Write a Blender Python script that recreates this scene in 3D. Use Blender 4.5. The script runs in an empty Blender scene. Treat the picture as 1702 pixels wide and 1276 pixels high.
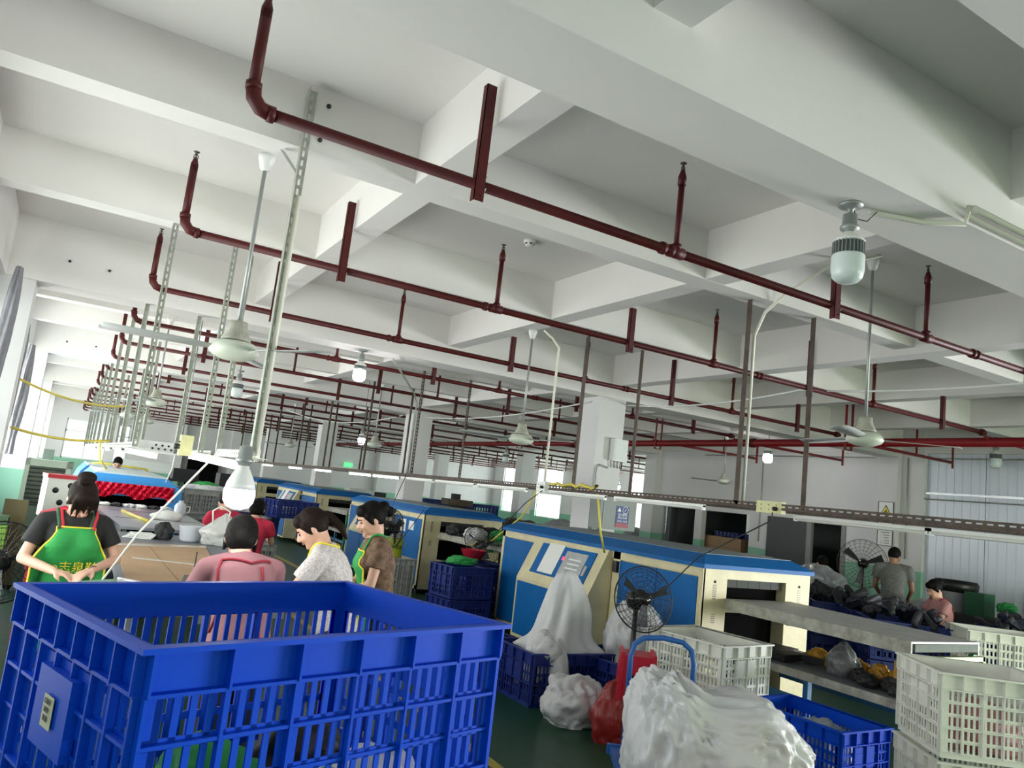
import bpy, bmesh, math, random
import numpy as np
from mathutils import Vector, Matrix, Euler, noise
from mathutils.bvhtree import BVHTree
S = bpy.context.scene
COL = S.collection
R = math.radians
PI = math.pi
H = 1.75
# ------------------------------------------------------------ camera
FPX = 1269.49
yaw, pitch, roll = R(29.587), R(8.368), R(6.622)
fw = Vector((math.sin(yaw)*math.cos(pitch), math.cos(yaw)*math.cos(pitch), math.sin(pitch)))
rt = Vector((math.cos(yaw), -math.sin(yaw), 0)); up = rt.cross(fw)
c_, s_ = math.cos(roll), math.sin(roll)
r2 = rt*c_ + up*s_; u2 = -rt*s_ + up*c_
cd = bpy.data.cameras.new('camera'); cam = bpy.data.objects.new('camera', cd); COL.objects.link(cam)
M = Matrix((r2, u2, -fw)).transposed().to_4x4(); M.translation = (0, 0, H); cam.matrix_world = M
cd.sensor_width = 36; cd.lens = FPX/1702*36; cd.clip_start = .05; cd.clip_end = 200
S.camera = cam
# ------------------------------------------------------------ light, exposure
S.view_settings.view_transform = 'Standard'; S.view_settings.look = 'None'
S.view_settings.exposure = 0.82; S.view_settings.gamma = 1; S.view_settings.use_curve_mapping = False
w = bpy.data.worlds.new('sky'); S.world = w; w.use_nodes = True
bg = w.node_tree.nodes['Background']; bg.inputs[0].default_value = (.93, .98, 1, 1); bg.inputs[1].default_value = 1.05
def area(name, loc, rot, sx, sy, power, col):
    l = bpy.data.lights.new(name, 'AREA'); l.shape = 'RECTANGLE'; l.size = sx; l.size_y = sy; l.energy = power; l.color = col
    o = bpy.data.objects.new(name, l); COL.objects.link(o); o.location = loc; o.rotation_euler = rot; return o
# daylight standing just outside the window openings of the left wall (X=-1.15), facing into the hall
LP = 190
for i, y in enumerate((-3.9, 1.0, 5.6, 12.8, 19.8, 26.6, 33.2)):
    if i < 2: continue
    area('daylight_left', (-1.45, y, 1.75), (0, R(-112), 0), 2.5, 4.4, LP*(.0, .12, .62, 1.2, 1.15, 1.0, 1.0)[i], (1, .95, .91))
# right hand window wall (X=20.7) and the end of the hall
for y in (19.5, 24.5, 31.5):
    area('daylight_right', (21.6, y, 2.1), (0, R(95), 0), 2.6, 6.0, 450, (.97, 1, .97))
# the window behind the camera: green daylight off the trees outside
area('light_behind', (1.6, -4.75, 1.9), (R(112), 0, 0), 2.0, 2.0, 26, (.80, 1, .55))
area('light_behind', (9.5, -7.2, 1.3), (R(86), 0, 0), 5.0, 1.9, 430, (.88, 1, .72))  # fill added at a low unseen opening, lifts the objects lower down
# fill light added at an unseen opening made in the panel wall, right of camera
area('right_fill', (16.2, -1.3, 1.3), (0, R(98), 0), 2.0, 5.5, 1250, (.94, .95, 1))

# ------------------------------------------------------------ materials
MATS = {}
def mat(name, col, rough=.6, metal=0, noise_amt=.0, scale=4, col2=None, bump=0, bscale=40, emit=None, estr=0, alpha=None, spec=.5, trans=0, coords='Object', sheen=0):
    if name in MATS: return MATS[name]
    m = bpy.data.materials.new(name); m.use_nodes = True; nt = m.node_tree; b = nt.nodes['Principled BSDF']
    b.inputs['Base Color'].default_value = (*col, 1); b.inputs['Roughness'].default_value = rough; b.inputs['Metallic'].default_value = metal
    b.inputs['Specular IOR Level'].default_value = spec
    if noise_amt or bump:
        tc = nt.nodes.new('ShaderNodeTexCoord')
    if noise_amt:
        n = nt.nodes.new('ShaderNodeTexNoise'); n.inputs['Scale'].default_value = scale; n.inputs['Detail'].default_value = 6; n.inputs['Roughness'].default_value = .65
        nt.links.new(tc.outputs[coords], n.inputs['Vector'])
        r = nt.nodes.new('ShaderNodeValToRGB'); r.color_ramp.elements[0].position = .5-.2; r.color_ramp.elements[1].position = .5+.2
        c2 = col2 or tuple(max(0, v*(1-noise_amt)) for v in col)
        r.color_ramp.elements[0].color = (*c2, 1); r.color_ramp.elements[1].color = (*col, 1)
        nt.links.new(n.outputs['Fac'], r.inputs[0]); nt.links.new(r.outputs[0], b.inputs['Base Color'])
    if bump:
        n2 = nt.nodes.new('ShaderNodeTexNoise'); n2.inputs['Scale'].default_value = bscale; n2.inputs['Detail'].default_value = 4
        nt.links.new(tc.outputs[coords], n2.inputs['Vector'])
        bp = nt.nodes.new('ShaderNodeBump'); bp.inputs['Strength'].default_value = bump; bp.inputs['Distance'].default_value = .02
        nt.links.new(n2.outputs['Fac'], bp.inputs['Height']); nt.links.new(bp.outputs[0], b.inputs['Normal'])
    if emit: b.inputs['Emission Color'].default_value = (*emit, 1); b.inputs['Emission Strength'].default_value = estr
    if alpha is not None: b.inputs['Alpha'].default_value = alpha
    if trans: b.inputs['Transmission Weight'].default_value = trans
    MATS[name] = m; return m
def paint_mat(name, upper, lower, h):
    m = mat(name, upper, .75, 0, .06, 1.3, bump=.12, bscale=6); nt = m.node_tree; b = nt.nodes['Principled BSDF']
    ramp = [n for n in nt.nodes if n.type == 'VALTORGB'][0]
    g = nt.nodes.new('ShaderNodeNewGeometry'); sx = nt.nodes.new('ShaderNodeSeparateXYZ'); lt = nt.nodes.new('ShaderNodeMath'); lt.operation = 'LESS_THAN'; lt.inputs[1].default_value = h
    mx = nt.nodes.new('ShaderNodeMixRGB'); mx.inputs[2].default_value = (*lower, 1)
    nt.links.new(g.outputs['Position'], sx.inputs[0]); nt.links.new(sx.outputs[2], lt.inputs[0]); nt.links.new(lt.outputs[0], mx.inputs[0])
    nt.links.new(ramp.outputs[0], mx.inputs[1]); nt.links.new(mx.outputs[0], b.inputs['Base Color'])
    return m
def glass_mat():
    m = bpy.data.materials.new('window_glass'); m.use_nodes = True; nt = m.node_tree
    nt.nodes.remove(nt.nodes['Principled BSDF']); out = nt.nodes['Material Output']
    t = nt.nodes.new('ShaderNodeBsdfTransparent'); t.inputs[0].default_value = (.93, .97, .96, 1); g = nt.nodes.new('ShaderNodeBsdfGlossy'); g.inputs['Roughness'].default_value = .03
    x = nt.nodes.new('ShaderNodeMixShader'); x.inputs[0].default_value = .07
    nt.links.new(t.outputs[0], x.inputs[1]); nt.links.new(g.outputs[0], x.inputs[2]); nt.links.new(x.outputs[0], out.inputs[0]); return m
def film_mat(name, col, fac, rough=.2):
    m = bpy.data.materials.new(name); m.use_nodes = True; nt = m.node_tree; b = nt.nodes['Principled BSDF']; out = nt.nodes['Material Output']
    b.inputs['Base Color'].default_value = (*col, 1); b.inputs['Roughness'].default_value = rough
    t = nt.nodes.new('ShaderNodeBsdfTransparent'); x = nt.nodes.new('ShaderNodeMixShader'); x.inputs[0].default_value = fac
    tc = nt.nodes.new('ShaderNodeTexCoord'); n2 = nt.nodes.new('ShaderNodeTexNoise'); n2.inputs['Scale'].default_value = 14; n2.inputs['Detail'].default_value = 3
    bp = nt.nodes.new('ShaderNodeBump'); bp.inputs['Strength'].default_value = .7; bp.inputs['Distance'].default_value = .03
    nt.links.new(tc.outputs['Object'], n2.inputs['Vector']); nt.links.new(n2.outputs['Fac'], bp.inputs['Height']); nt.links.new(bp.outputs[0], b.inputs['Normal'])
    nt.links.new(t.outputs[0], x.inputs[1]); nt.links.new(b.outputs[0], x.inputs[2]); nt.links.new(x.outputs[0], out.inputs[0]); MATS[name] = m; return m
WHITE = mat('white_plaster', (.78, .755, .73), .85, 0, .05, .9, bump=.25, bscale=3.5, coords='Object')
WALLP = paint_mat('wall_paint', (.73, .72, .72), (.28, .55, .40), 1.25)
FLOOR = mat('green_epoxy', (.012, .06, .032), .4, 0, .35, 1.6, spec=.35, bump=.15, bscale=8)
YEL = mat('yellow_line_paint', (.42, .33, .05), .5, 0, .3, 9)
GLASS = glass_mat()
RED = mat('dark_red_pipe_paint', (.085, .008, .008), .5, 0, .35, 7, spec=.3)
REDM = mat('bright_red_pipe_paint', (.22, .010, .014), .45, 0, .25, 5, spec=.3)
RUST = mat('rusty_angle_steel', (.12, .085, .065), .65, .3, .5, 9, col2=(.05, .038, .03))
GALV = mat('galvanised_steel', (.50, .52, .47), .45, .55, .3, 12, col2=(.30, .32, .27))
GREYROD = mat('grey_rod', (.35, .37, .36), .45, .5)
STEEL = mat('brushed_steel', (.50, .50, .49), .55, .25, .25, 6, col2=(.34, .33, .32))
PVC = mat('ivory_conduit', (.80, .79, .68), .4)
WPLAS = mat('white_plastic', (.82, .83, .80), .4)
FRAME = mat('white_window_frame', (.75, .78, .76), .5)
CREAM = mat('cream_machine_paint', (.76, .68, .42), .5, 0, .22, 3.5, bump=.05)
BLUEM = mat('blue_machine_paint', (.002, .13, .42), .5, 0, .18, 3, spec=.2)
BLUEL = mat('light_blue_machine_paint', (.04, .30, .75), .35, 0, .1, 3)
ROOFG = mat('dusty_machine_top', (.24, .30, .32), .6, 0, .3, 5)
DARK = mat('dark_interior', (.005, .005, .005), .9, spec=.02)  # near-black, set inside oven openings in place of their shade
BLK = mat('black_plastic', (.015, .015, .017), .4)
BLKM = mat('black_rubber', (.022, .022, .024), .65, 0, .4, 6)
CRB = mat('blue_crate_plastic', (.001, .068, .62), .5, 0, .10, 3, spec=.15)
CRBD = mat('dusty_blue_crate_edge', (.10, .16, .30), .6, 0, .4, 30)
CRN = mat('navy_crate_plastic', (.012, .03, .22), .45, 0, .2, 4)
CRW = mat('white_crate_plastic', (.86, .87, .80), .5, 0, .15, 4)
ORG = mat('orange_plastic', (.75, .30, .02), .4)
SACK = mat('white_woven_sack', (.68, .68, .70), .45, 0, .10, 5, bump=.55, bscale=7)
SACKG = mat('grey_sack', (.33, .35, .36), .5, 0, .3, 6, bump=.3, bscale=12)
REDS = mat('red_plastic_bag', (.30, .02, .02), .3, 0, .3, 6, bump=.3, bscale=14)
FILM = film_mat('clear_film_bag', (.8, .82, .84), .45)
CARD = mat('brown_cardboard', (.42, .27, .15), .8, 0, .15, 5)
GREYT = mat('grey_table_paint', (.16, .17, .20), .5, 0, .12, 5)
SKIN = mat('skin', (.72, .42, .31), .5, 0, .1, 14)
SKIN2 = mat('tanned_skin', (.33, .17, .11), .5, 0, .1, 14)
HAIR = mat('black_hair', (.006, .005, .005), .6, bump=.15, bscale=60, spec=.10)
HAIRB = mat('dark_brown_hair', (.014, .008, .006), .6, bump=.15, bscale=60, spec=.12)
LIP = mat('lips', (.45, .14, .12), .5)
EYE = mat('eye_dark', (.02, .015, .012), .3)
RUG = mat('red_foil', (.75, .01, .05), .25, .3, .3, 14, bump=.8, bscale=30)
GREENF = mat('green_fabric', (.03, .36, .08), .7, 0, .12, 9, bump=.2, bscale=20)
YEDGE = mat('yellow_binding', (.85, .72, .05), .6)
# ------------------------------------------------------------ mesh builder
class MB:
    def __init__(s): s.v = []; s.f = []; s.sm = []; s.mi = []
    def add(s, vs, fs, smooth=False, mi=0):
        n = len(s.v); s.v += [tuple(v) for v in vs]; s.f += [tuple(i+n for i in f) for f in fs]; s.sm += [smooth]*len(fs); s.mi += [mi]*len(fs); return s
    def box(s, x0, y0, z0, x1, y1, z1, mi=0):
        v = [(x0,y0,z0),(x1,y0,z0),(x1,y1,z0),(x0,y1,z0),(x0,y0,z1),(x1,y0,z1),(x1,y1,z1),(x0,y1,z1)]
        return s.add(v, [(3,2,1,0),(4,5,6,7),(0,1,5,4),(1,2,6,5),(2,3,7,6),(3,0,4,7)], False, mi)
    def cbox(s, c, d, rz=0, rx=0, ry=0, mi=0):
        m = Euler((rx, ry, rz)).to_matrix(); c = Vector(c)
        v = [c + m @ Vector((d[0]/2*a, d[1]/2*b, d[2]/2*e)) for a, b, e in ((-1,-1,-1),(1,-1,-1),(1,1,-1),(-1,1,-1),(-1,-1,1),(1,-1,1),(1,1,1),(-1,1,1))]
        return s.add(v, [(3,2,1,0),(4,5,6,7),(0,1,5,4),(1,2,6,5),(2,3,7,6),(3,0,4,7)], False, mi)
    def bar(s, p, q, wd, th=None, up=(0,0,1), mi=0):
        p = Vector(p); q = Vector(q); d = (q-p).normalized(); th = th or wd; u = Vector(up)
        if abs(d.dot(u)) > .98: u = Vector((1, 0, 0))
        a = d.cross(u).normalized()*wd/2; b = a.cross(d).normalized()*th/2
        v = [p-a-b, p+a-b, p+a+b, p-a+b, q-a-b, q+a-b, q+a+b, q-a+b]
        return s.add(v, [(3,2,1,0),(4,5,6,7),(0,1,5,4),(1,2,6,5),(2,3,7,6),(3,0,4,7)], False, mi)
    def tube(s, pts, r, n=8, cap=True, mi=0):
        pts = [Vector(p) for p in pts]; rs = r if isinstance(r, (list, tuple)) else [r]*len(pts)
        vs = []; fs = []; pa = None
        for i, p in enumerate(pts):
            d = (pts[min(i+1, len(pts)-1)] - pts[max(i-1, 0)])
            d = d.normalized() if d.length > 1e-9 else Vector((0, 0, 1))
            if pa is None: a = d.orthogonal().normalized()
            else:
                a = pa - d*pa.dot(d); a = a.normalized() if a.length > 1e-6 else d.orthogonal().normalized()
            pa = a; b = d.cross(a)
            for k in range(n):
                t = 2*PI*k/n; vs.append(p + (a*math.cos(t)+b*math.sin(t))*rs[i])
        for i in range(len(pts)-1):
            for k in range(n):
                k2 = (k+1) % n; fs.append((i*n+k, i*n+k2, (i+1)*n+k2, (i+1)*n+k))
        if cap: fs.append(tuple(range(n-1, -1, -1))); fs.append(tuple(range((len(pts)-1)*n, len(pts)*n)))
        return s.add(vs, fs, True, mi)
    def lathe(s, prof, c=(0,0,0), n=16, mi=0, mtx=None):
        c = Vector(c); vs = []; fs = []
        for (r, z) in prof:
            for k in range(n):
                t = 2*PI*k/n; p = Vector((r*math.cos(t), r*math.sin(t), z))
                vs.append(c + (mtx @ p if mtx else p))
        m = len(prof)
        for i in range(m-1):
            for k in range(n):
                k2 = (k+1) % n; fs.append((i*n+k, i*n+k2, (i+1)*n+k2, (i+1)*n+k))
        fs.append(tuple(range(n-1, -1, -1))); fs.append(tuple(range((m-1)*n, m*n)))
        return s.add(vs, fs, True, mi)
    def prism(s, poly, axis, a, b, mi=0):
        """poly: 2D outline; axis 'x','y','z' extruded from a to b"""
        f = {'x': lambda p, t: (t, p[0], p[1]), 'y': lambda p, t: (p[0], t, p[1]), 'z': lambda p, t: (p[0], p[1], t)}[axis]
        n = len(poly); vs = [f(p, a) for p in poly] + [f(p, b) for p in poly]
        fs = [tuple(range(n)), tuple(range(2*n-1, n-1, -1))] + [(i, i+n, (i+1) % n + n, (i+1) % n) for i in range(n)]
        return s.add(vs, fs, False, mi)
    def sphere(s, c, rad, n=12, mi=0, mtx=None):
        rad = rad if isinstance(rad, (tuple, list)) else (rad,)*3; c = Vector(c); vs = []; fs = []; m = n//2
        for i in range(m+1):
            ph = PI*i/m
            for k in range(n):
                t = 2*PI*k/n; p = Vector((rad[0]*math.sin(ph)*math.cos(t), rad[1]*math.sin(ph)*math.sin(t), rad[2]*math.cos(ph)))
                vs.append(c + (mtx @ p if mtx else p))
        for i in range(m):
            for k in range(n):
                k2 = (k+1) % n; fs.append((i*n+k, (i+1)*n+k, (i+1)*n+k2, i*n+k2))
        return s.add(vs, fs, True, mi)
    def mesh(s, name, m):
        me = bpy.data.meshes.new(name); me.from_pydata(s.v, [], s.f)
        for x in (m if isinstance(m, (list, tuple)) else [m]): me.materials.append(x)
        me.polygons.foreach_set('use_smooth', s.sm); me.polygons.foreach_set('material_index', s.mi)
        bm = bmesh.new(); bm.from_mesh(me); bmesh.ops.remove_doubles(bm, verts=bm.verts, dist=1e-5); bmesh.ops.recalc_face_normals(bm, faces=bm.faces); bm.to_mesh(me); bm.free()
        me.update(); return me
    def build(s, name, m, parent=None, loc=None, rz=0, **kw):
        o = bpy.data.objects.new(name, s.mesh(name, m)); COL.objects.link(o)
        if loc is not None: o.location = loc
        if rz: o.rotation_euler[2] = rz
        if parent: o.parent = parent
        tag(o, **kw); return o
def tag(o, label=None, cat=None, group=None, kind=None):
    for k, v in (('label', label), ('category', cat), ('group', group), ('kind', kind)):
        if v: o[k] = v
    return o
def empty(name, loc=(0,0,0), rz=0, label=None, cat=None, group=None, kind=None):
    o = bpy.data.objects.new(name, None); COL.objects.link(o); o.location = loc; o.rotation_euler[2] = rz; o.empty_display_size = .1
    return tag(o, label, cat, group, kind)
def link_mesh(name, me, parent=None, loc=(0,0,0), rz=0, **kw):
    o = bpy.data.objects.new(name, me); COL.objects.link(o); o.location = loc; o.rotation_euler[2] = rz
    if parent: o.parent = parent
    tag(o, **kw); return o
CH = {}
def dup(root, loc, rz=0, label=None, group=None, scale=None):
    def cp(o, par):
        c = o.copy(); COL.objects.link(c)
        if par: c.parent = par
        for ch in CH.get(o.name, [x for x in o.children]): cp(ch, c)
        return c
    r = cp(root, None); r.location = loc; r.rotation_euler = (0, 0, rz)
    if scale: r.scale = scale
    if label: r['label'] = label
    if group: r['group'] = group
    return r
def lerp(a, b, t): return tuple(a[i]+(b[i]-a[i])*t for i in range(3))
def sag(a, b, d, n=14): return [tuple(lerp(a, b, i/n)[j] - (d*4*(i/n)*(1-i/n) if j == 2 else 0) for j in range(3)) for i in range(n+1)]
def writing(name, txt, size, m, parent, loc, rot, label=None):
    cu = bpy.data.curves.new(name, 'FONT'); cu.body = txt; cu.size = size; cu.extrude = .0006; cu.align_x = 'CENTER'; cu.align_y = 'CENTER'; cu.materials.append(m); cu.resolution_u = 2
    o = bpy.data.objects.new(name, cu); COL.objects.link(o); o.parent = parent; o.location = loc; o.rotation_euler = rot
    bpy.context.view_layer.update(); me = bpy.data.meshes.new_from_object(o); me.name = name; bpy.data.objects.remove(o); bpy.data.curves.remove(cu)
    o = bpy.data.objects.new(name, me); COL.objects.link(o); o.parent = parent; o.location = loc; o.rotation_euler = rot
    if label: o['label'] = label
    return o
# ============================================================ STRUCTURE
X0, X1, Y0, Y1, ZC = -1.05, 20.7, -4.5, 37.2, 4.0
def struct(mb, name, m, parent=None, **kw): return mb.build(name, m, parent, kind='structure', **kw)
fl = struct(MB().box(X0-.3, Y0-.3, -.1, X1+.3, Y1+.3, 0), 'floor', FLOOR)
struct(MB().box(4.09, 1.5, .0, 4.19, 36, .004), 'painted_line', YEL, fl, label='yellow line painted along the green floor')
struct(MB().box(2.75, 1.5, .0, 2.83, 36, .004), 'painted_line', YEL, fl)
ceil = struct(MB().box(X0-.3, Y0-.3, ZC, X1+.3, Y1+.3, ZC+.15), 'ceiling', WHITE)
def beam(x0, y0, x1, y1, z):
    e = .003*len(ceil.children) % .011
    return struct(MB().box(x0, y0, z+e, x1, y1, ZC+.01), 'beam', WHITE, ceil)
for x, z, wd in ((1.6, 3.6, .19), (4.08, 3.6, .2), (6.82, 3.53, .22), (9.35, 3.6, .2), (11.75, 3.6, .2), (13.95, 3.45, .24), (16.4, 3.6, .2), (18.6, 3.6, .2)):
    beam(x, Y0, x+wd, Y1, z)
beam(X0, Y0, X0+.27, Y1, 3.35)
GY = [2.08, 9.0, 15.95, 22.9, 29.85]
for y in GY: beam(X0, y+.004, X1, y+(.4 if y < 3 else .445), 3.35)
for y in (1.2, 4.33, 6.53, 11.35, 13.65, 18.3, 20.6, 25.2, 27.5, 32.2, 34.5): beam(X0, y, X1, y+.2, 3.6)
# anchor bolts left in the beam faces
for (x, y, z) in ((1.0, 4.325, 3.9), (.98, 4.325, 3.68), (-.27, 8.99, 3.62), (.1, 8.99, 3.61), (-.27, 15.94, 3.6), (.2, 15.94, 3.6)):
    struct(MB().lathe([(.014, -.008), (.014, .004)], (x, y, z), 8, mtx=Euler((R(90), 0, 0)).to_matrix()), 'bolt_hole', BLK, ceil)
# columns
def column(x0, y0, x1, y1): return struct(MB().box(x0, y0, 0, x1, y1, 3.355), 'column', WALLP)
for y in GY:
    column(X0, y, -.52, y+.45)
    if y > 3:
        column(6.62, y, 7.1, y+.45)
    column(13.8, y, 14.3, y+.45)
# left wall with a window in every bay
def wall_windows(name, axis, pos, th, segs, a0, a1, zb, zt, ztop, mat_=WALLP):
    """wall plane at X=pos (axis 'x') or Y=pos (axis 'y'); segs = openings along the wall"""
    mb = MB()
    def bx(a, b, z0, z1):
        if axis == 'x': mb.box(min(pos, pos+th), a, z0, max(pos, pos+th), b, z1)
        else: mb.box(a, min(pos, pos+th), z0, b, max(pos, pos+th), z1)
    bx(a0, a1, 0, zb); bx(a0, a1, zt, ztop)
    cur = a0
    for s, e in segs: bx(cur, s, zb, zt); cur = e
    bx(cur, a1, zb, zt)
    return struct(mb, name, mat_)
WN = [0]
def window(axis, pos, a, b, zb, zt, nv=4, tr=None, m=FRAME):
    WN[0] += 1
    root = struct(MB().box(*((pos-.03, a, zb, pos+.03, a+.05, zt) if axis == 'x' else (a, pos-.03, zb, a+.05, pos+.03, zt))), 'window_%d' % WN[0], m)
    f = MB()
    def bx(p, q, z0, z1, d=.03):
        if axis == 'x': f.box(pos-d, p, z0, pos+d, q, z1)
        else: f.box(p, pos-d, z0, q, pos+d, z1)
    bx(b-.05, b, zb, zt); bx(a, b, zb, zb+.05); bx(a, b, zt-.05, zt)
    tr = tr or zb+(zt-zb)*.62
    bx(a, b, tr-.025, tr+.025)
    struct(f, 'window_frame', m, root)
    n = nv; wd = (b-a)/n
    for i in range(1, n):
        g = MB()
        if axis == 'x': g.box(pos-.025, a+wd*i-.02, zb, pos+.025, a+wd*i+.02, zt)
        else: g.box(a+wd*i-.02, pos-.025, zb, a+wd*i+.02, pos+.025, zt)
        struct(g, 'mullion', m, root)
    for i in range(n):
        for z0, z1 in ((zb, tr), (tr, zt)):
            g = MB()
            if axis == 'x': g.box(pos-.003, a+wd*i+.02, z0+.02, pos+.003, a+wd*(i+1)-.02, z1-.02)
            else: g.box(a+wd*i+.02, pos-.003, z0+.02, a+wd*(i+1)-.02, pos+.003, z1-.02)
            struct(g, 'window_pane', GLASS, root)
    return root
segs = [(2.8, 8.7), (9.8, 15.7), (16.7, 22.6), (23.6, 29.6), (30.6, 36.5)]
wall_windows('wall_left', 'x', X0, -.22, segs, Y0, Y1, .95, 3.05, ZC)
for a, b in segs: window('x', X0-.12, a, b, .95, 3.05, 4)
segs = [(16.6, 18.6), (19.6, 21.6), (23.5, 25.5), (26.6, 28.9), (30.5, 32.7), (33.7, 36.2)]
wall_windows('wall_right', 'x', X1, .22, segs, 14.4, Y1, .95, 3.35, ZC)
for a, b in segs: window('x', X1+.1, a, b, .95, 3.35, 4, 2.2)
# end wall with a window high on the left
wall_windows('wall_back', 'y', Y1, .22, [(-.05, 2.4)], X0, X1, 1.25, 2.9, ZC)
window('y', Y1+.1, -.05, 2.4, 1.25, 2.9, 3, 2.4)
for x0, x1 in ((6.6, 7.1), (13.8, 14.3), (1.5, 1.9), (4.2, 4.6)): struct(MB().box(x0, Y1-.35, 0, x1, Y1, 3.6), 'column', WALLP)
# the wall behind the camera, one window and an added opening, header low to cut light
fw_ = MB(); z_ = Y0-.22; fw_.box(X0, z_, 0, .6, Y0, ZC); fw_.box(.6, z_, 0, 2.6, Y0, .9); fw_.box(.6, z_, 2.9, 2.6, Y0, ZC); fw_.box(2.6, z_, 0, 7.5, Y0, ZC); fw_.box(7.5, z_, 2.0, 11.5, Y0, ZC); fw_.box(11.5, z_, 0, 14.2, Y0, ZC)
struct(fw_, 'wall_front', WALLP)
window('y', Y0-.1, .6, 2.6, .9, 2.9, 3)
# grey partition wall at X=14: openings into a dark store room and a dark doorway
pw = MB()
pw.box(14, 12.75, 1.98, 14.15, 14.3, ZC); pw.box(14, 11.0, 1.98, 14.15, 12.75, ZC)
pw.box(14, 12.2, 0, 14.15, 12.75, 1.98)            # pillar between opening and shutter
pw.box(14, 10.28, 1.98, 14.15, 11.0, ZC); pw.box(14, 9.0, 0, 14.15, 10.28, ZC)
pw.box(14, 14.3, 2.0, 14.15, 15.95, ZC); pw.box(14, 14.3, 0, 14.15, 14.55, 2.0)
struct(pw, 'wall_partition', WALLP)
struct(MB().box(13.93, 8.55, 0, 14.15, 9.0, ZC), 'wall_pier', WALLP)
# store room behind it
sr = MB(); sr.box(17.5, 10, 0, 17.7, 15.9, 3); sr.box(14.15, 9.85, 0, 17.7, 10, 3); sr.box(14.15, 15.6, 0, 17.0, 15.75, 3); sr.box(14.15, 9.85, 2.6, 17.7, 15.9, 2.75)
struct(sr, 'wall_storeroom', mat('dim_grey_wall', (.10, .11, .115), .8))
# dark roller shutter, corrugated
sh = MB()
for i in range(13): sh.box(13.98, 11.14+i*.083, 0, 14.0+(.03 if i % 2 else .0), 11.14+i*.083+.083, 2.0)
struct(sh, 'shutter', mat('dark_grey_shutter', (.06, .065, .07), .5, .3))
dr = MB().box(13.97, 11.02, 0, 14.05, 11.14, 2.0); dr.box(13.97, 10.2, 0, 14.05, 10.29, 2.0); dr.box(13.97, 10.2, 1.95, 14.05, 11.14, 2.03)
struct(dr, 'door_1', mat('grey_door_trim', (.25, .26, .26), .6))
# white insulated metal panel wall, panels side by side with ribs
pw = MB().box(14.1, 1.2, 0, 14.2, 8.55, ZC); pw.box(14.1, -3.8, 2.3, 14.2, 1.2, ZC); pw.box(14.1, Y0, 0, 14.2, -3.8, ZC)  # opening added out of view for the right fill, header lowered against its light
pnl = struct(pw, 'wall_panels', WHITE)
PANEL = mat('white_metal_panel', (.60, .64, .70), .32, .25, .05, 2)
for i in range(6):
    y1 = 8.55-i*1.07; p = MB().box(14.03, y1-1.06, 0, 14.1, y1, 3.95)
    for k in range(7): p.box(14.022, y1-.06-k*.15, .02, 14.032, y1-.045-k*.15, 3.93)
    struct(p, 'wall_panel', PANEL, pnl)
struct(MB().box(13.97, 2.2, 2.69, 14.02, 8.6, 2.73), 'trim_1', mat('aluminium_strip', (.75, .78, .8), .25, .7), pnl)
struct(MB().tube([(13.96, 8.9, 2.6), (13.96, 2.2, 2.6)], .012), 'conduit', GALV, pnl)
struct(MB().box(14.0, 8.53, 0, 14.035, 8.58, 3.9), 'trim_2', mat('aluminium_strip', (.75, .78, .8), .25, .7), pnl)
# small pieces on the partition wall
struct(MB().tube([(13.97, 14.3, 3.36), (13.97, 1.5, 3.36)], .012, 6), 'conduit', GALV, pnl)
struct(MB().tube([(13.98, 12.45, 3.36), (13.98, 12.45, 1.4)], .011, 6), 'conduit', GALV, pnl)
struct(MB().tube([(13.9, 8.86, 3.36), (13.9, 8.86, 1.45)], .014, 6), 'conduit', GALV, pnl)
# ============================================================ SPRINKLER PIPES
PZ = 3.28
def hanger(x, y, top, root, m):
    mb = MB(); d = .045; z0 = PZ-.10
    mb.box(x-.028, y-.05, z0, x+.028, y-.046, top); mb.box(x-.028, y-.05, z0, x-.024, y-.01, top)
    mb.tube([(x+.012, y-.056, z0+.03), (x+.012, y-.04, z0+.03)], .006, 6)
    mb.build('hanger_bracket', m, root)
    MB().tube([(x+.03, y-.055, PZ-.03), (x+.036, y-.02, PZ-.045), (x+.036, y+.02, PZ+.0), (x+.03, y-.03, PZ+.045), (x+.03, y-.055, PZ+.03)], .004, 5).build('clamp', GALV, root)
def sprig(x, y, root, hi, m, riser=False):
    n = 10 if hi else 6
    mb = MB()
    if riser:
        mb.tube([(x+.09, y, PZ), (x+.04, y, PZ+.012), (x+.008, y, PZ+.05), (x, y, PZ+.10)], .034, n)
        mb.tube([(x, y, PZ+.1), (x, y, 3.74)], .026, n)
        mb.tube([(x, y, PZ+.085), (x, y, PZ+.115)], .036, n); mb.tube([(x+.075, y, PZ), (x+.105, y, PZ)], .037, n)
    else:
        mb.tube([(x, y, PZ), (x, y, 3.74)], .019, n)
        if hi: mb.tube([(x, y, PZ+.02), (x, y, PZ+.05)], .030, n); mb.tube([(x-.05, y, PZ), (x+.05, y, PZ)], .036, n)
    if hi: mb.tube([(x, y, 3.70), (x, y, 3.75), (x, y, 3.79)], [.026, .026, .014], n)
    s = mb.build('riser' if riser else 'sprig', m, root)
    if hi:
        h = MB().lathe([(.009, 3.785), (.009, 3.80), (.005, 3.805), (.005, 3.825)], (x, y, 0), 8)
        h.tube([(x-.012, y, 3.79), (x-.014, y, 3.81), (x, y, 3.835)], .003, 5); h.tube([(x+.012, y, 3.79), (x+.014, y, 3.81), (x, y, 3.835)], .003, 5)
        h.lathe([(.005, 3.835), (.02, 3.838), (.02, 3.842)], (x, y, 0), 10)
        h.build('sprinkler_head', RUST, s)
words_ = ['nearest', 'second', 'third', 'fourth', 'fifth', 'sixth', 'seventh', 'eighth', 'ninth', 'tenth', 'eleventh', 'twelfth', 'thirteenth', 'fourteenth', 'fifteenth', 'sixteenth']
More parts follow.
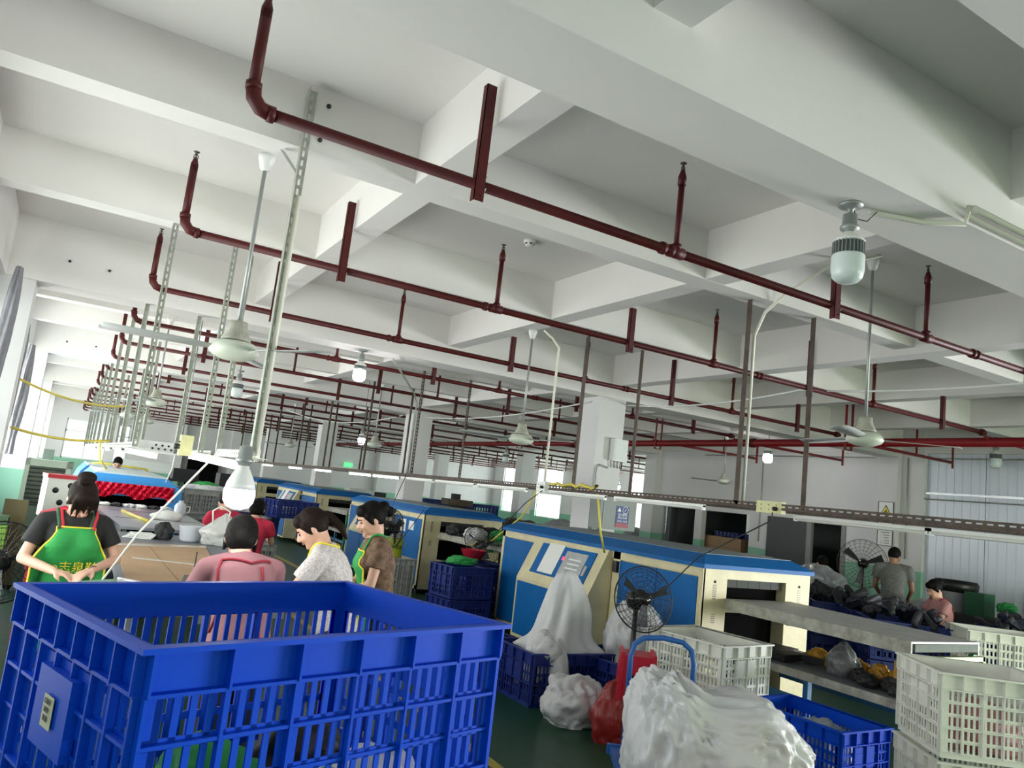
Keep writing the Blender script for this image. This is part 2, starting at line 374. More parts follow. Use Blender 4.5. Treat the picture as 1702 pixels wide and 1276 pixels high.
PX = (.44, 2.9, 5.4, 7.95); HX = (1.555, 4.31, 6.8, 9.28)
for i in range(16):
    y = 3.34+2.18*i; hi = i < 4; m = RED
    lab = ('dark red sprinkler pipe hung %s from the camera, crossing under the beams' % words_[i]) if i < 8 else '%s dark red sprinkler pipe from the camera, far down the hall' % words_[i]
    t = empty('sprinkler_pipe', (0, 0, 0), label=lab, cat='pipe', group='sprinkler pipes left of the main')
    n = 12 if hi else 6
    mb = MB().tube([(PX[0]+.1, y, PZ), (10.3, y, PZ)], .0275, n)
    if hi:
        for x in (2.78, 2.84, 6.0, 6.06): mb.tube([(x, y, PZ), (x+.03, y, PZ)], .037, 10)
        mb.tube([(10.2, y, PZ), (10.25, y, PZ)], .045, 10)
    mb.build('pipe', m, t)
    for k, x in enumerate(PX): sprig(x, y, t, hi, m, k == 0)
    for k, x in enumerate(HX): hanger(x, y, (3.80 if k % 2 == 0 else 3.6), t, m)
    if y > 14.5 or i < 5:
        x1 = 20.0 if y > 14.5 else 13.3
        lab = ('dark red stub pipe right of the main, %s from the camera' % words_[i]) if i < 5 else 'thin dark red sprinkler pipe far right of the main'
        t = empty('sprinkler_pipe', (0, 0, 0), label=lab, cat='pipe', group='sprinkler pipes right of the main')
        m2 = REDM if i < 5 else RED
        MB().tube([(10.3, y+.0, PZ-.06), (x1, y, PZ-.06)], .026, n).build('pipe', m2, t)
        for x in ((12.3,) if x1 < 15 else (11.9, 14.7, 17.2, 19.6)):
            mb = MB().tube([(x, y, PZ-.06), (x, y, 3.74)], .017, 6); mb.build('sprig', m2, t)
        for x in ((x1-.03,) if x1 < 15 else (13.2, 16.4, 18.6)):
            MB().box(x-.03, y-.055, PZ-.17, x+.03, y-.05, 3.6).build('hanger_bracket', m2, t)
t = empty('sprinkler_main', (0, 0, 0), label='thick bright red sprinkler main running the length of the hall', cat='pipe')
MB().tube([(10.38, -4, 3.17), (10.38, 36.8, 3.17)], .062, 14).build('pipe', REDM, t)
for y in (4.4, 9.5, 15, 21, 27, 33):
    MB().tube([(10.38, y-.05, 3.17), (10.38, y+.05, 3.17)], .08, 12).build('coupling', RED, t)
for y in (3.2, 7.6, 12, 17.5, 23.7, 29):
    mb = MB().box(10.34, y-.02, 3.05, 10.42, y+.02, 3.06); mb.box(10.3, y-.02, 3.05, 10.31, y+.02, 3.98); mb.box(10.45, y-.02, 3.05, 10.46, y+.02, 3.98); mb.box(10.3, y-.02, 3.05, 10.46, y+.02, 3.06)
    mb.build('hanger_bracket', REDM, t)
# ============================================================ HANGER POSTS AND LIGHT RAILS
def slotted(mb, x, y, z0, z1, wd, hi=True, flip=1):
    """slotted angle iron: two flanges, one built as ladder so that the slots are open"""
    th = .003; mb.box(x-th, y-wd, z0, x, y, z1)
    if not hi: mb.box(x, y-th, z0, x+wd, y, z1); return
    a, b = x+wd*.36, x+wd*.64
    mb.box(x, y-th, z0, a, y, z1); mb.box(b, y-th, z0, x+wd, y, z1)
    z = z0
    while z < z1:
        mb.box(a, y-th, z, b, y, min(z+.022, z1)); z += .058
    # and the slots of the other flange
def post(x, y, z0, z1, wd, m, label, group=None, hi=True, thick=False):
    mb = MB(); slotted(mb, x, y, z0, z1, wd, hi)
    o = mb.build('hanger_post', m, label=label, cat='post', group=group)
    return o
t = empty('hanger_post', (0, 0, 0), label='tall pale slotted steel post bolted to the beam face, nearest the big lit bulb', cat='post')
mb = MB(); slotted(mb, .87, 4.31, 1.78, 3.95, .05); mb.build('angle_iron', GALV, t)
MB().tube([(.905, 4.30, 1.8), (.905, 4.30, 3.3)], .016, 8).build('conduit', PVC, t, label='ivory conduit strapped to the post')
mb = MB().bar((.885, 4.3, 3.42), (.80, 4.43, 3.59), .03, .006); mb.build('brace', GALV, t)
gl = 'pale slotted hanger post in the left row, %s'
for x, y, l in ((.45, 6.6, 'left one behind the ceiling fan'), (.95, 6.75, 'middle one behind the ceiling fan'), (1.12, 6.95, 'right one behind the ceiling fan'), (.5, 9.1, 'by the second fan'), (1.05, 9.2, 'right of the second fan'), (.5, 11.4, 'beyond the second fan')):
    post(x, y, 1.8, 3.6, .045, GALV, gl % l, 'left row hanger posts', y < 8)
for y in (13.7, 16.0, 18.4, 20.7, 23, 25.3):
    for x in (.5, 1.05): post(x, y, 1.8, 3.6, .045, GALV, 'thin pale hanger post far down the left row', 'far left row hanger posts', False)
for x, y, l in ((4.70, 4.46, 'rusty brown slotted post with the ivory conduit beside it'), (5.45, 4.42, 'rusty brown slotted post, widest on the right'),
                (5.56, 6.86, 'rusty slotted post right of the big column'), (4.79, 6.88, 'rusty slotted post over the left edge of the big column'),
                (5.66, 11.4, 'rusty slotted post left of the second column gap'), (4.8, 11.4, 'rusty slotted post crossing the second column')):
    post(x, y, 1.9, 3.6, .05 if y < 5 else .045, RUST, l, 'rusty hanger posts')
for y in (13.7, 16.2, 18.4, 20.7, 25.3):
    for x in (4.8, 5.6): post(x, y, 1.9, 3.6, .04, RUST, 'thin rusty hanger post far down the right row', 'far rusty hanger posts', False)
TUBEON = mat('lit_tube', (1, 1, 1), .4, emit=(1, .98, .95), estr=9)
TUBEOFF = mat('unlit_tube', (.80, .80, .76), .3)
def rail(name, x, y0, y1, z, m, label, group):
    t = empty(name, (0, 0, 0), label=label, cat='rail', group=group)
    mb = MB(); mb.box(x, y0, z-.003, x+.045, y1, z)
    mb.box(x-.003, y0, z, x, y1, z+.016); mb.box(x-.003, y0, z+.030, x, y1, z+.045)
    y = y0
    while y < min(y1, y0+7):
        mb.box(x-.003, y, z+.016, x, y+.025, z+.030); y += .062
    if y < y1: mb.box(x-.003, y, z+.016, x, y1, z+.030)
    mb.build('angle_iron', m, t); return t
rail('light_rail', 4.70, 2.0, 24, 1.885, RUST, 'left of the two rusty slotted light rails over the machines', 'light rails')
rail('light_rail', 5.45, 2.0, 24, 1.885, RUST, 'right of the two rusty slotted light rails over the machines', 'light rails')
for y in (4.43, 6.9, 11.4, 16.2): 
    o = MB().box(4.7, y, 1.88, 5.5, y+.04, 1.884).build('cross_bar', RUST, label='rusty cross bar tying the two light rails %s' % {4.43: 'by the near posts', 6.9: 'before the big column', 11.4: 'by the second column', 16.2: 'far off'}[y], cat='bar', group='cross bars')
rail('light_rail', .93, 4.32, 5.7, 1.80, PVC, 'short ivory slotted rail beside the big lit bulb', 'light rails')
rail('light_rail', .5, 6.6, 24, 1.80, GALV, 'pale light rail over the left work line', 'light rails')
rail('light_rail', 1.08, 6.9, 24, 1.80, GALV, 'pale light rail right of the blue hood line', 'light rails')
def tubelamp(x, y0, y1, z, on, label, group, dz=0, dx=0):
    t = empty('tube_lamp', (x, y0, z), label=label, cat='lamp', group=group)
    L = y1-y0
    mb = MB(); mb.bar((0, 0, .022), (dx, L, .022+dz), .034, .022); mb.build('housing', WPLAS, t)
    MB().tube([(0, .02, 0), (dx, L-.02, dz)], .013, 8).build('tube', TUBEON if on else TUBEOFF, t)
    mb = MB().cbox((0, .01, .005), (.03, .02, .04)); mb.cbox((dx, L-.01, .005+dz), (.03, .02, .04)); mb.build('end_cap', WPLAS, t)
for i, (x, y, l) in enumerate(((5.42, 2.1, 'unlit tube lamp on the right rail, cut by the frame'), (5.42, 3.25, 'long unlit tube lamp under the right rail by the near rusty post'), (4.67, 4.75, 'unlit tube lamp beneath the socket box'),
        (4.67, 6.1, 'unlit tube lamp crossing in front of the big column'), (4.67, 7.6, 'unlit tube lamp left of the big column'), (4.67, 8.9, 'unlit tube lamp over the middle machine'), (4.67, 10.2, 'unlit white tube lamp beside the second column'))):
    tubelamp(x, y, y+1.2, 1.84, False, l, 'unlit tube lamps')
for i, y in enumerate((11.6, 12.9, 15.2, 17.4, 20.2)):
    tubelamp(4.72, y, y+1.2, 1.84, True, ('lit tube lamp just left of the second column', 'lit tube lamp next to the conduit drop', 'lit tube lamp third along the far rail', 'small lit tube lamp far along the rail', 'tiny lit tube lamp farthest along the rail')[i], 'lit tube lamps')
tubelamp(.80, 4.15, 5.2, 1.74, True, 'bright lit tube lamp beside the big bulb', 'lit tube lamps', .03, -.10)
tubelamp(.62, 6.5, 7.6, 1.74, True, 'lit tube lamp tilted over the left work line', 'lit tube lamps', .02, -.12)
for i, y in enumerate((9.2, 11.6, 14, 17)): tubelamp(.55, y, y+1.2, 1.76, True, 'lit tube lamp %s down the left line' % ('first', 'second', 'third', 'fourth')[i], 'lit tube lamps')
# ============================================================ CEILING FANS
def fan_proto(y0rod, label, ang, loc, ztop):
    t = empty('ceiling_fan', loc, label=label, cat='fan', group='ceiling fans')   # origin at the motor centre
    MB().tube([(0, 0, .06), (0, 0, ztop-loc[2]-.06)], .012, 8).build('rod', GREYROD, t)
    MB().lathe([(.05, ztop-loc[2]), (.048, ztop-loc[2]-.03), (.03, ztop-loc[2]-.09), (.015, ztop-loc[2]-.1)], (0, 0, 0), 14).build('ceiling_cup', WPLAS, t)
    MB().lathe([(.025, .175), (.05, .17), (.055, .12), (.078, .075), (.085, .06), (.07, .055)], (0, 0, 0), 18).build('canopy', mat('stained_ivory', (.50, .50, .42), .5, 0, .5, 14), t)
    mo = MB().lathe([(.05, .055), (.11, .045), (.135, .015), (.14, -.01), (.12, -.035), (.07, -.055), (.02, -.06)], (0, 0, 0), 22).build('motor', mat('greenish_ivory_enamel', (.62, .66, .56), .35), t)
    b = MB()
    prof = [(.11, -.025, .03), (.16, -.02, .035), (.24, -.05, .07), (.55, -.065, .075), (.68, -.06, .055), (.70, -.03, .03)]
    vs = []; fs = []
    for (r, a, c2) in prof: vs += [(r, a, .0), (r, c2, .018), (r, a, .004), (r, c2, .022)]
    for i in range(len(prof)-1):
        k = i*4; fs += [(k, k+1, k+5, k+4), (k+2, k+6, k+7, k+3), (k, k+4, k+6, k+2), (k+1, k+3, k+7, k+5)]
    fs += [(0, 2, 3, 1), ((len(prof)-1)*4, (len(prof)-1)*4+1, (len(prof)-1)*4+3, (len(prof)-1)*4+2)]
    b.add(vs, fs, True); me = b.mesh('blade', mat('pale_grey_blade', (.42, .44, .43), .4))
    for k in range(3): link_mesh('blade', me, t, (0, 0, -.01), R(ang+120*k))
    return t
for loc, zt, ang, lab in (((.75, 4.6, 2.40), 3.6, 62, 'ceiling fan nearest on the left, by the tall pale post'), ((5.4, 3.81, 2.52), 4.0, -40, 'ceiling fan on the right above the light rails'), ((4.25, 7.15, 2.38), 3.6, 50, 'ceiling fan left of the big column'),
        ((.95, 11.2, 2.45), 3.6, 10, 'second ceiling fan on the left behind the slotted posts'), ((.95, 16.3, 2.45), 3.6, 40, 'small ceiling fan third in the left row'), ((1.36, 17.2, 2.42), 3.6, 75, 'small ceiling fan fourth in the left row'),
        ((5.05, 13.9, 2.43), 3.6, 20, 'ceiling fan left of the second column'), ((5.3, 21.2, 2.45), 3.6, 70, 'tiny ceiling fan left of the third column'), ((12.3, 12.0, 2.6), 3.6, 30, 'far ceiling fan in front of the grey partition wall')):
    fan_proto(0, lab, ang, loc, zt)
# ============================================================ BULB LAMPS
BON = mat('lit_bulb_glass', (1, 1, 1), .3, emit=(1, .99, 1), estr=32)
BOFF = mat('frosted_bulb', (.70, .78, .77), .25)
FIN = mat('grey_fins', (.22, .24, .24), .5)
def bulb(loc, on, label, sc=1, base=True, kind=0, lift=0):
    t = empty('bulb_lamp', loc, label=label, cat='lamp', group='large bulb lamps'); t.scale = (sc,)*3
    if lift: MB().tube([(0, 0, 0), (0, 0, lift)], .005, 6).build('hanging_cord', BLK, t)
    if base: MB().lathe([(.06, 0), (.058, -.012), (.03, -.022), (.014, -.03), (.014, -.055)], (0, 0, 0), 14).build('ceiling_base', GREYROD if kind == 0 else WPLAS, t)
    MB().lathe([(.014, -.045), (.034, -.055), (.036, -.11), (.045, -.115), (.045, -.13), (.034, -.135), (.026, -.15)], (0, 0, 0), 14).build('socket', GREYROD, t)
    if kind == 0:
        MB().lathe([(.022, -.14), (.035, -.155), (.070, -.185), (.076, -.195), (.074, -.20)], (0, 0, 0), 18).build('collar', WPLAS, t)
        f = MB().lathe([(.062, -.198), (.062, -.262)], (0, 0, 0), 16)
        for k in range(26):
            a = 2*PI*k/26; f.cbox((.068*math.cos(a), .068*math.sin(a), -.23), (.014, .005, .066), a)
        f.build('cooling_fins', FIN, t)
        MB().lathe([(.074, -.262), (.077, -.27), (.077, -.34), (.070, -.375), (.05, -.395), (.02, -.40)], (0, 0, 0), 20).build('globe', BON if on else BOFF, t)
    else:
        MB().lathe([(.024, -.14), (.030, -.16), (.052, -.20), (.068, -.235), (.074, -.265)], (0, 0, 0), 20).build('collar', WPLAS, t)
        MB().lathe([(.074, -.265), (.077, -.29), (.072, -.325), (.055, -.352), (.02, -.365)], (0, 0, 0), 20).build('globe', mat('lit_bulb_glass_near', (1, 1, 1), .3, emit=(1, .98, .97), estr=22), t)
    return t
t = bulb((3.11, 2.33, 3.355), False, 'large unlit frosted bulb lamp under the wide beam, top right')
MB().tube([(.03, .01, -.01), (.06, .0, -.06), (.09, -.03, -.07), (.12, -.06, -.02)], .003, 5).build('cord', BLK, t)
bulb((.79, 4.0, 1.90), True, 'big glowing white bulb lamp hanging low beside the tall post', 1.0, False, 1)
MB().bar((0, 0, -.045), (.12, .33, -.09), .02, .006).build('arm', GALV, [o for o in bpy.data.objects if o.get('label', '').startswith('big glowing white')][0])
bulb((3.02, 9.2, 3.355), True, 'glowing bulb lamp under the second wide beam', 1)
bulb((12.25, 10.8, 3.5), True, 'glowing bulb lamp in front of the grey partition wall', 1.2, lift=.42)
bulb((5.1, 14.8, 2.80), True, 'small glowing bulb beside the fan, before the far grey wall', .9, lift=1.33)
bulb((2.0, 11.45, 3.1), False, 'small unlit bulb lamp behind the tall post', 1, lift=.5)
bulb((9.2, 16.1, 2.95), False, 'small unlit bulb lamp between the columns', 1, lift=1.05)
bulb((13.2, 6.9, 3.6), False, 'unlit bulb lamp on the far right above the red main', 1.2, lift=.33)
bulb((19.3, 24.5, 3.0), True, 'bright bulb lamp against the far windows', 1.2, lift=.83)
# ============================================================ SMALL CEILING THINGS
t = empty('smoke_detector', (3.22, 5.65, 4.0), label='round white smoke detector on the ceiling panel', cat='detector')
MB().lathe([(.055, 0), (.055, -.018), (.045, -.025), (.04, -.045), (.03, -.055), (.01, -.058)], (0, 0, 0), 18).build('body', WPLAS, t)
mb = MB()
for k in range(6): mb.cbox((.041*math.cos(k*PI/3+.3), .041*math.sin(k*PI/3+.3), -.036), (.006, .022, .012), k*PI/3+.3)
mb.build('vent', BLK, t)
def cable(pts, r, m, label, name='cable', group=None, n=6, cat='cable'): return MB().tube(pts, r, n).build(name, m, label=label, cat=cat, group=group)
mb = MB().tube([(3.62, 2.02, 3.40), (7.5, 2.02, 3.40)], .016, 8); mb.tube([(3.62, 2.05, 3.37), (7.5, 2.05, 3.37)], .012, 8)
mb.build('conduit', PVC, label='ivory conduit run on the lower edge of the wide beam, top right', cat='conduit')
mb = MB().tube([(3.62, 2.04, 3.42), (3.62, 2.06, 3.33), (3.5, 2.2, 3.34), (3.22, 2.3, 3.34)], .014, 8); mb.build('conduit', PVC, label='short ivory conduit bend reaching the unlit bulb lamp', cat='conduit')
cable([(5.35, 3.7, 3.99), (5.1, 4.0, 3.9), (4.9, 4.25, 3.66), (4.80, 4.36, 3.5), (4.76, 4.42, 3.3), (4.76, 4.42, 1.93)], .013, PVC, 'ivory conduit dropping beside the rusty post to the yellow socket box', 'conduit', cat='conduit')
cable([(4.27, 6.95, 3.58), (4.36, 6.9, 3.5), (4.42, 6.85, 3.40), (4.42, 6.85, 1.93)], .013, PVC, 'ivory conduit dropping left of the big column to a white socket box', 'conduit', cat='conduit')
cable([(3.4, 9.1, 3.3), (4.6, 11.2, 3.2), (4.72, 11.3, 3.05), (4.72, 11.3, 1.9)], .014, GALV, 'steel conduit dropping beneath the lit bulb to the tube lamps', 'conduit', cat='conduit')
cable(sag((7.12, 9.0, 3.3), (7.1, 5.86, 3.33), .08)+sag((7.1, 5.86, 3.33), (7.1, 2.0, 3.34), .10)[1:], .011, WPLAS, 'white cable sagging from the big column towards the right')
cable(sag((6.6, 9.2, 3.28), (6.85, 15.9, 3.3), .12), .012, WPLAS, 'white cable sagging between the first two columns')
cable(sag((6.5, 16.3, 3.3), (4.9, 20.5, 3.35), .25), .012, WPLAS, 'white cable sagging left of the second column')
YHOSE = mat('yellow_air_hose', (.75, .62, .10), .4)
cable(sag((-.5, 9.4, 2.37), (.6, 11, 2.33), .08), .014, YHOSE, 'upper yellow air hose strung from the left column', 'hose', cat='hose')
cable(sag((-.5, 9.4, 1.87), (.45, 10, 1.86), .05), .014, YHOSE, 'lower yellow air hose strung from the left column', 'hose', cat='hose')
cable([(.9, 4.3, 1.78), (.83, 4.35, 1.83), (.75, 4.6, 1.8), (.45, 4.9, 1.3), (.32, 5.0, 1.02)], .006, PVC, 'thin cream cord slanting down to the working hands', 'cord', cat='cord')
# socket boxes on the rails
def socketbox(loc, col, label, sx=.05, sy=.1, sz=.09):
    t = empty('socket_box', loc, label=label, cat='socket', group='socket boxes')
    MB().cbox((0, 0, 0), (sx, sy, sz)).build('housing', col, t)
    mb = MB()
    for a in (-1, 0, 1):
        for b in (-1, 1): mb.cbox((-sx/2-.001, a*sy*.3, b*.018), (.003, .004, .012)); 
    mb.build('outlet', BLK, t)
    MB().tube([(-sx/2, -sy*.3, -.01), (-sx/2-.03, -sy*.3, -.01)], .016, 8).build('plug', BLK, t)
YBOX = mat('yellowish_socket_box', (.72, .70, .35), .4, 0, .2, 20)
socketbox((4.72, 4.10, 1.90), YBOX, 'yellowed socket box with black plug at the foot of the conduit', .05, .24, .09)
socketbox((4.40, 6.85, 1.90), WPLAS, 'white socket box left of the big column', .05, .16, .1)
socketbox((.62, 4.9, 1.83), YBOX, 'yellowed square socket box left of the tall pale post', .07, .07, .12)
cable([(4.66, 4.03, 1.86), (4.62, 4.0, 1.80), (4.5, 4.6, 1.45), (4.45, 4.9, 1.15), (4.33, 5.05, 1.05)], .005, BLK, 'black cord hanging from the yellowed socket box to the floor fan', 'cord', cat='cord')
cable([(4.38, 6.8, 1.86), (4.3, 7.0, 1.7), (4.35, 7.9, 1.15), (4.4, 8.2, 1.0)], .005, BLK, 'black cord hanging from the white socket box', 'cord', cat='cord')
cable([(4.66, 11.2, 1.9), (4.5, 11.3, 1.3), (4.7, 11.1, .95), (4.9, 10.9, 1.4)], .006, BLK, 'black cord looping across the blue cabinet doors', 'cord', cat='cord')
cable([(4.7, 6.4, 1.92)]+[(4.7+.03*math.sin(k*2.1), 6.3+.12*k, 1.945+.015*math.cos(k*3)) for k in range(9)], .018, YHOSE, 'yellow hose bundled along the rail in front of the big column', 'hose', cat='hose')
cable([(4.75, 6.35, 1.9), (4.8, 6.3, 1.5), (4.95, 6.4, 1.3)], .012, YHOSE, 'yellow hose hanging over the nearer machine', 'hose', cat='hose')
cable([(5.45, 8.6, 1.9), (5.5, 9.0, 1.5), (5.6, 9.9, 1.1), (5.6, 10.6, .95)], .012, YHOSE, 'yellow hose hanging in front of the middle machine end', 'hose', cat='hose')
for x, m, l in ((6.68, YHOSE, 'yellow hose running down the big column'), (6.73, GREYROD, 'grey hose running down the big column'), (6.80, mat('blue_hose', (.05, .2, .35), .4), 'blue hose running down the big column')):
    cable([(x, 8.97, 1.95), (x-.01, 8.97, 1.5), (x+.01, 8.96, .3)], .014, m, l, 'hose', cat='hose')
# column fittings
t = empty('switch_box', (6.99, 8.93, 2.60), label='grey steel switch box high on the big column', cat='box')
MB().cbox((0, 0, 0), (.24, .12, .32)).build('housing', WPLAS, t); MB().cbox((0, -.062, .0), (.21, .005, .29)).build('lid', FRAME, t)
mb = MB()
for k in range(3): mb.tube([(-.07+.06*k, -.01, -.16), (-.05+.05*k, 0, -.26)], .012, 6)
mb.build('cable_stub', GREYROD, t)
cable([(6.85, 8.97, 2.33), (6.70, 8.97, 2.36), (6.655, 8.97, 2.3), (6.65, 8.97, .6)], .012, GREYROD, 'grey conduit bending down the big column', 'conduit', cat='conduit')
t = empty('control_cabinet', (7.0, 8.85, 0), label='pale grey electrical cabinet against the big column', cat='cabinet')
MB().box(-.38, -.1, 1.46, .27, .14, 1.90).build('housing', mat('cabinet_grey', (.27, .30, .28), .55), t)
MB().box(-.33, -.108, 1.48, .22, -.1, 1.87).build('door', mat('cabinet_grey', (.27, .30, .28), .55), t)
ps = MB().box(-.10, -.114, 1.50, .13, -.109, 1.80).build('poster', mat('navy_poster', (.02, .05, .22), .5), t)
MB().box(-.10, -.1155, 1.50, .13, -.114, 1.56).build('poster_stripe', mat('poster_red', (.35, .06, .08), .5), ps)
for tx, z, sz in (('▲ ⊘', 1.745, .075), ('当心触电', 1.68, .042), ('禁止合闸', 1.635, .042), ('非电工勿动', 1.585, .036)):
    writing('lettering', tx, sz, WPLAS, ps, (.015, -.1165, z), (R(90), 0, 0))
# ============================================================ OVENS (conveyor machines)
def oven(loc, label, L=3.8, papers=False, blue=BLUEM):
    W = 1.5; t = empty('conveyor_oven', loc, label=label, cat='machine', group='blue and cream conveyor ovens')
    b = MB()
    # end frame with openings (faces -Y), then the body behind it
    b.box(0, 0, .08, .31, .05, 1.30); b.box(1.14, 0, .08, W, .05, 1.30); b.box(.31, 0, 1.21, 1.14, .05, 1.30)
    b.box(.31, 0, .90, 1.14, .05, 1.0); b.box(.31, 0, .08, 1.14, .05, .16)
    b.box(.02, .05, .10, .30, L, 1.30); b.box(1.15, .05, .1, W-.0, L, 1.3); b.box(.3, .05, 1.215, 1.15, L, 1.3)
    b.box(.3, .6, .10, 1.15, L, 1.215)
    # cream borders of the long side
    b.box(-.01, 0, .08, .02, .06, 1.30); b.box(-.01, 1.24, .08, .02, 1.36, 1.3); b.box(-.01, .06, 1.22, .02, L, 1.30); b.box(-.01, 0, .08, .02, L, .14)
    b.box(-.01, 2.86, .08, .02, 2.94, 1.3); b.box(-.01, L-.06, .08, .02, L, 1.3)
    b.build('body', CREAM, t)
    MB().box(.31, .16, .16, 1.14, .5, .90).build('mouth_shade', DARK, t); MB().box(.31, .12, 1.0, 1.14, .5, 1.21).build('mouth_shade', DARK, t)  # black blocks stand in for the shade inside both openings
    mb = MB()
    for k in range(5): mb.box(.33+.16*k, .045, 1.13, .33+.16*k+.155, .048, 1.21)
    mb.build('heat_curtain', mat('dark_rubber_curtain', (.03, .035, .03), .7), t)
    # blue side panels
    for y0, y1 in ((.065, .64), (.65, 1.235), (2.945, L-.065)):
        d = MB().box(-.016, y0, .15, .0, y1, 1.21).build('side_panel', blue, t)
        MB().cbox((-.024, y1-.05 if y0 < 1 else y0+.05, .72), (.012, .012, .10)).build('handle', STEEL, d)
    if papers:
        MB().box(-.019, .72, .95, -.016, .98, 1.16).build('notice_sheet', WPLAS, t); MB().box(-.019, .36, 1.0, -.016, .58, 1.15).build('notice_sheet', WPLAS, t)
    # control cabinet: slanted console over blue doors
    c = MB(); ya, yb = 1.38, 2.86
    c.prism([(0, .1), (-.30, .1), (-.30, .80), (-.06, 1.30), (0, 1.30)], 'y', ya, yb); cab = c.build('control_cabinet', CREAM, t)
    n = Vector((-.5, 0, .24)).normalized(); a = math.atan2(.24, .5)
    def onslope(y0, y1, s0, s1, h, name, m, par):   # s along the slope 0..1 from bottom to top
        p = lambda s: Vector((-.30+.24*s, 0, .80+.5*s)); v = []
        for k in (0, h):
            for (y, s) in ((y0, s0), (y1, s0), (y1, s1), (y0, s1)): q = p(s)+n*k; v.append((q.x, y, q.z))
        return MB().add(v, [(3,2,1,0),(4,5,6,7),(0,1,5,4),(1,2,6,5),(2,3,7,6),(3,0,4,7)]).build(name, m, par)
    pf = onslope(ya+.16, yb-.22, .18, .88, .012, 'console_panel', blue, t)
    onslope(ya+.28, yb-.78, .24, .80, .016, 'screen', mat('console_screen', (.50, .52, .52), .3, 0, .3, 9), pf)
    for k in range(4): onslope(ya+.36, ya+.60, .62-.1*k, .65-.1*k, .018, 'console_lettering', WPLAS, pf)
    onslope(ya+.68, ya+.73, .58, .66, .02, 'indicator', mat('red_indicator', (.6, .03, .08), .4, emit=(1, .1, .2), estr=.6), pf)
    onslope(ya+.20, ya+.24, .34, .56, .03, 'handle', STEEL, pf)
    onslope(yb-.70, yb-.38, .22, .90, .02, 'notice_sheet', WPLAS, pf)
    for y0, y1 in ((ya+.05, (ya+yb)/2-.01), ((ya+yb)/2+.01, yb-.05)):
        MB().box(-.312, y0, .14, -.30, y1, .76).build('cabinet_door', blue, t)
    MB().box(-.05, ya-.13, 1.08, 0, ya-.07, 1.2).build('breaker_box', BLK, t)
    # chamfered blue roof
    r = MB(); poly = [(-.03, 1.30), (-.03, 1.335), (.16, 1.44), (W-.16, 1.44), (W+.03, 1.335), (W+.03, 1.30)]
    vs = []; e = .16
    for y, k in ((-.03, 0), (-.03+.02, 1)): pass
    v = [(-.03, -.03, 1.30), (W+.03, -.03, 1.30), (W+.03, L, 1.30), (-.03, L, 1.30), (-.03, -.03, 1.34), (W+.03, -.03, 1.34), (W+.03, L, 1.34), (-.03, L, 1.34),
         (.14, .14, 1.425), (W-.14, .14, 1.425), (W-.14, L-.1, 1.425), (.14, L-.1, 1.425)]
    r.add(v, [(3,2,1,0),(0,1,5,4),(1,2,6,5),(2,3,7,6),(3,0,4,7),(4,5,9,8),(5,6,10,9),(6,7,11,10),(7,4,8,11),(8,9,10,11)])
    ro = r.build('roof', blue, t); MB().box(.14, .14, 1.425, W-.14, L-.1, 1.43).build('roof_plate', ROOFG, ro)
    # vent slits on the end face
    mb = MB()
    for x in (.15, 1.34):
        for k in range(8): mb.box(x-.022, -.004, 1.02+.018*k, x+.022, .002, 1.026+.018*k)
        mb.lathe([(.014, -.005), (.014, .004)], (x, 0, 1.18), 10, mtx=Euler((R(90), 0, 0)).to_matrix())
        for k in range(5): mb.box(x-.022, -.004, .80+.018*k, x+.022, .002, .806+.018*k)
    mb.build('vent_slit', BLK, t)
    mb = MB()
    for x in (.1, W-.1):
        for y in (.15, L-.2): mb.box(x-.04, y-.04, 0, x+.04, y+.04, .1)
    mb.build('foot', BLK, t)
    # entry belt at the far end
    MB().box(.3, L, .95, 1.15, L+.95, 1.0).build('entry_belt', STEEL, t)
    return t
oven((5.37, 5.40, 0), 'blue and cream conveyor oven nearest the camera, its table reaching right')
oven((5.37, 11.87, 0), 'blue and cream conveyor oven behind the brown-clad woman, papers on its blue doors', papers=True)
oven((5.37, 18.2, 0), 'farther blue and cream conveyor oven, mostly hidden behind the middle one')
oven((5.37, 24.7, 0), 'farthest blue and cream conveyor oven in the row')
WORN = mat('scuffed_cream_edge', (.50, .50, .42), .5, 0, .55, 9, col2=(.22, .2, .17))
LIME = mat('pale_lime_paint', (.55, .62, .32), .5, 0, .15, 9); GRN = mat('green_frame_paint', (.02, .30, .12), .5, 0, .2, 9); TEAL = mat('blue_steel_frame', (.02, .16, .32), .5, 0, .3, 8)
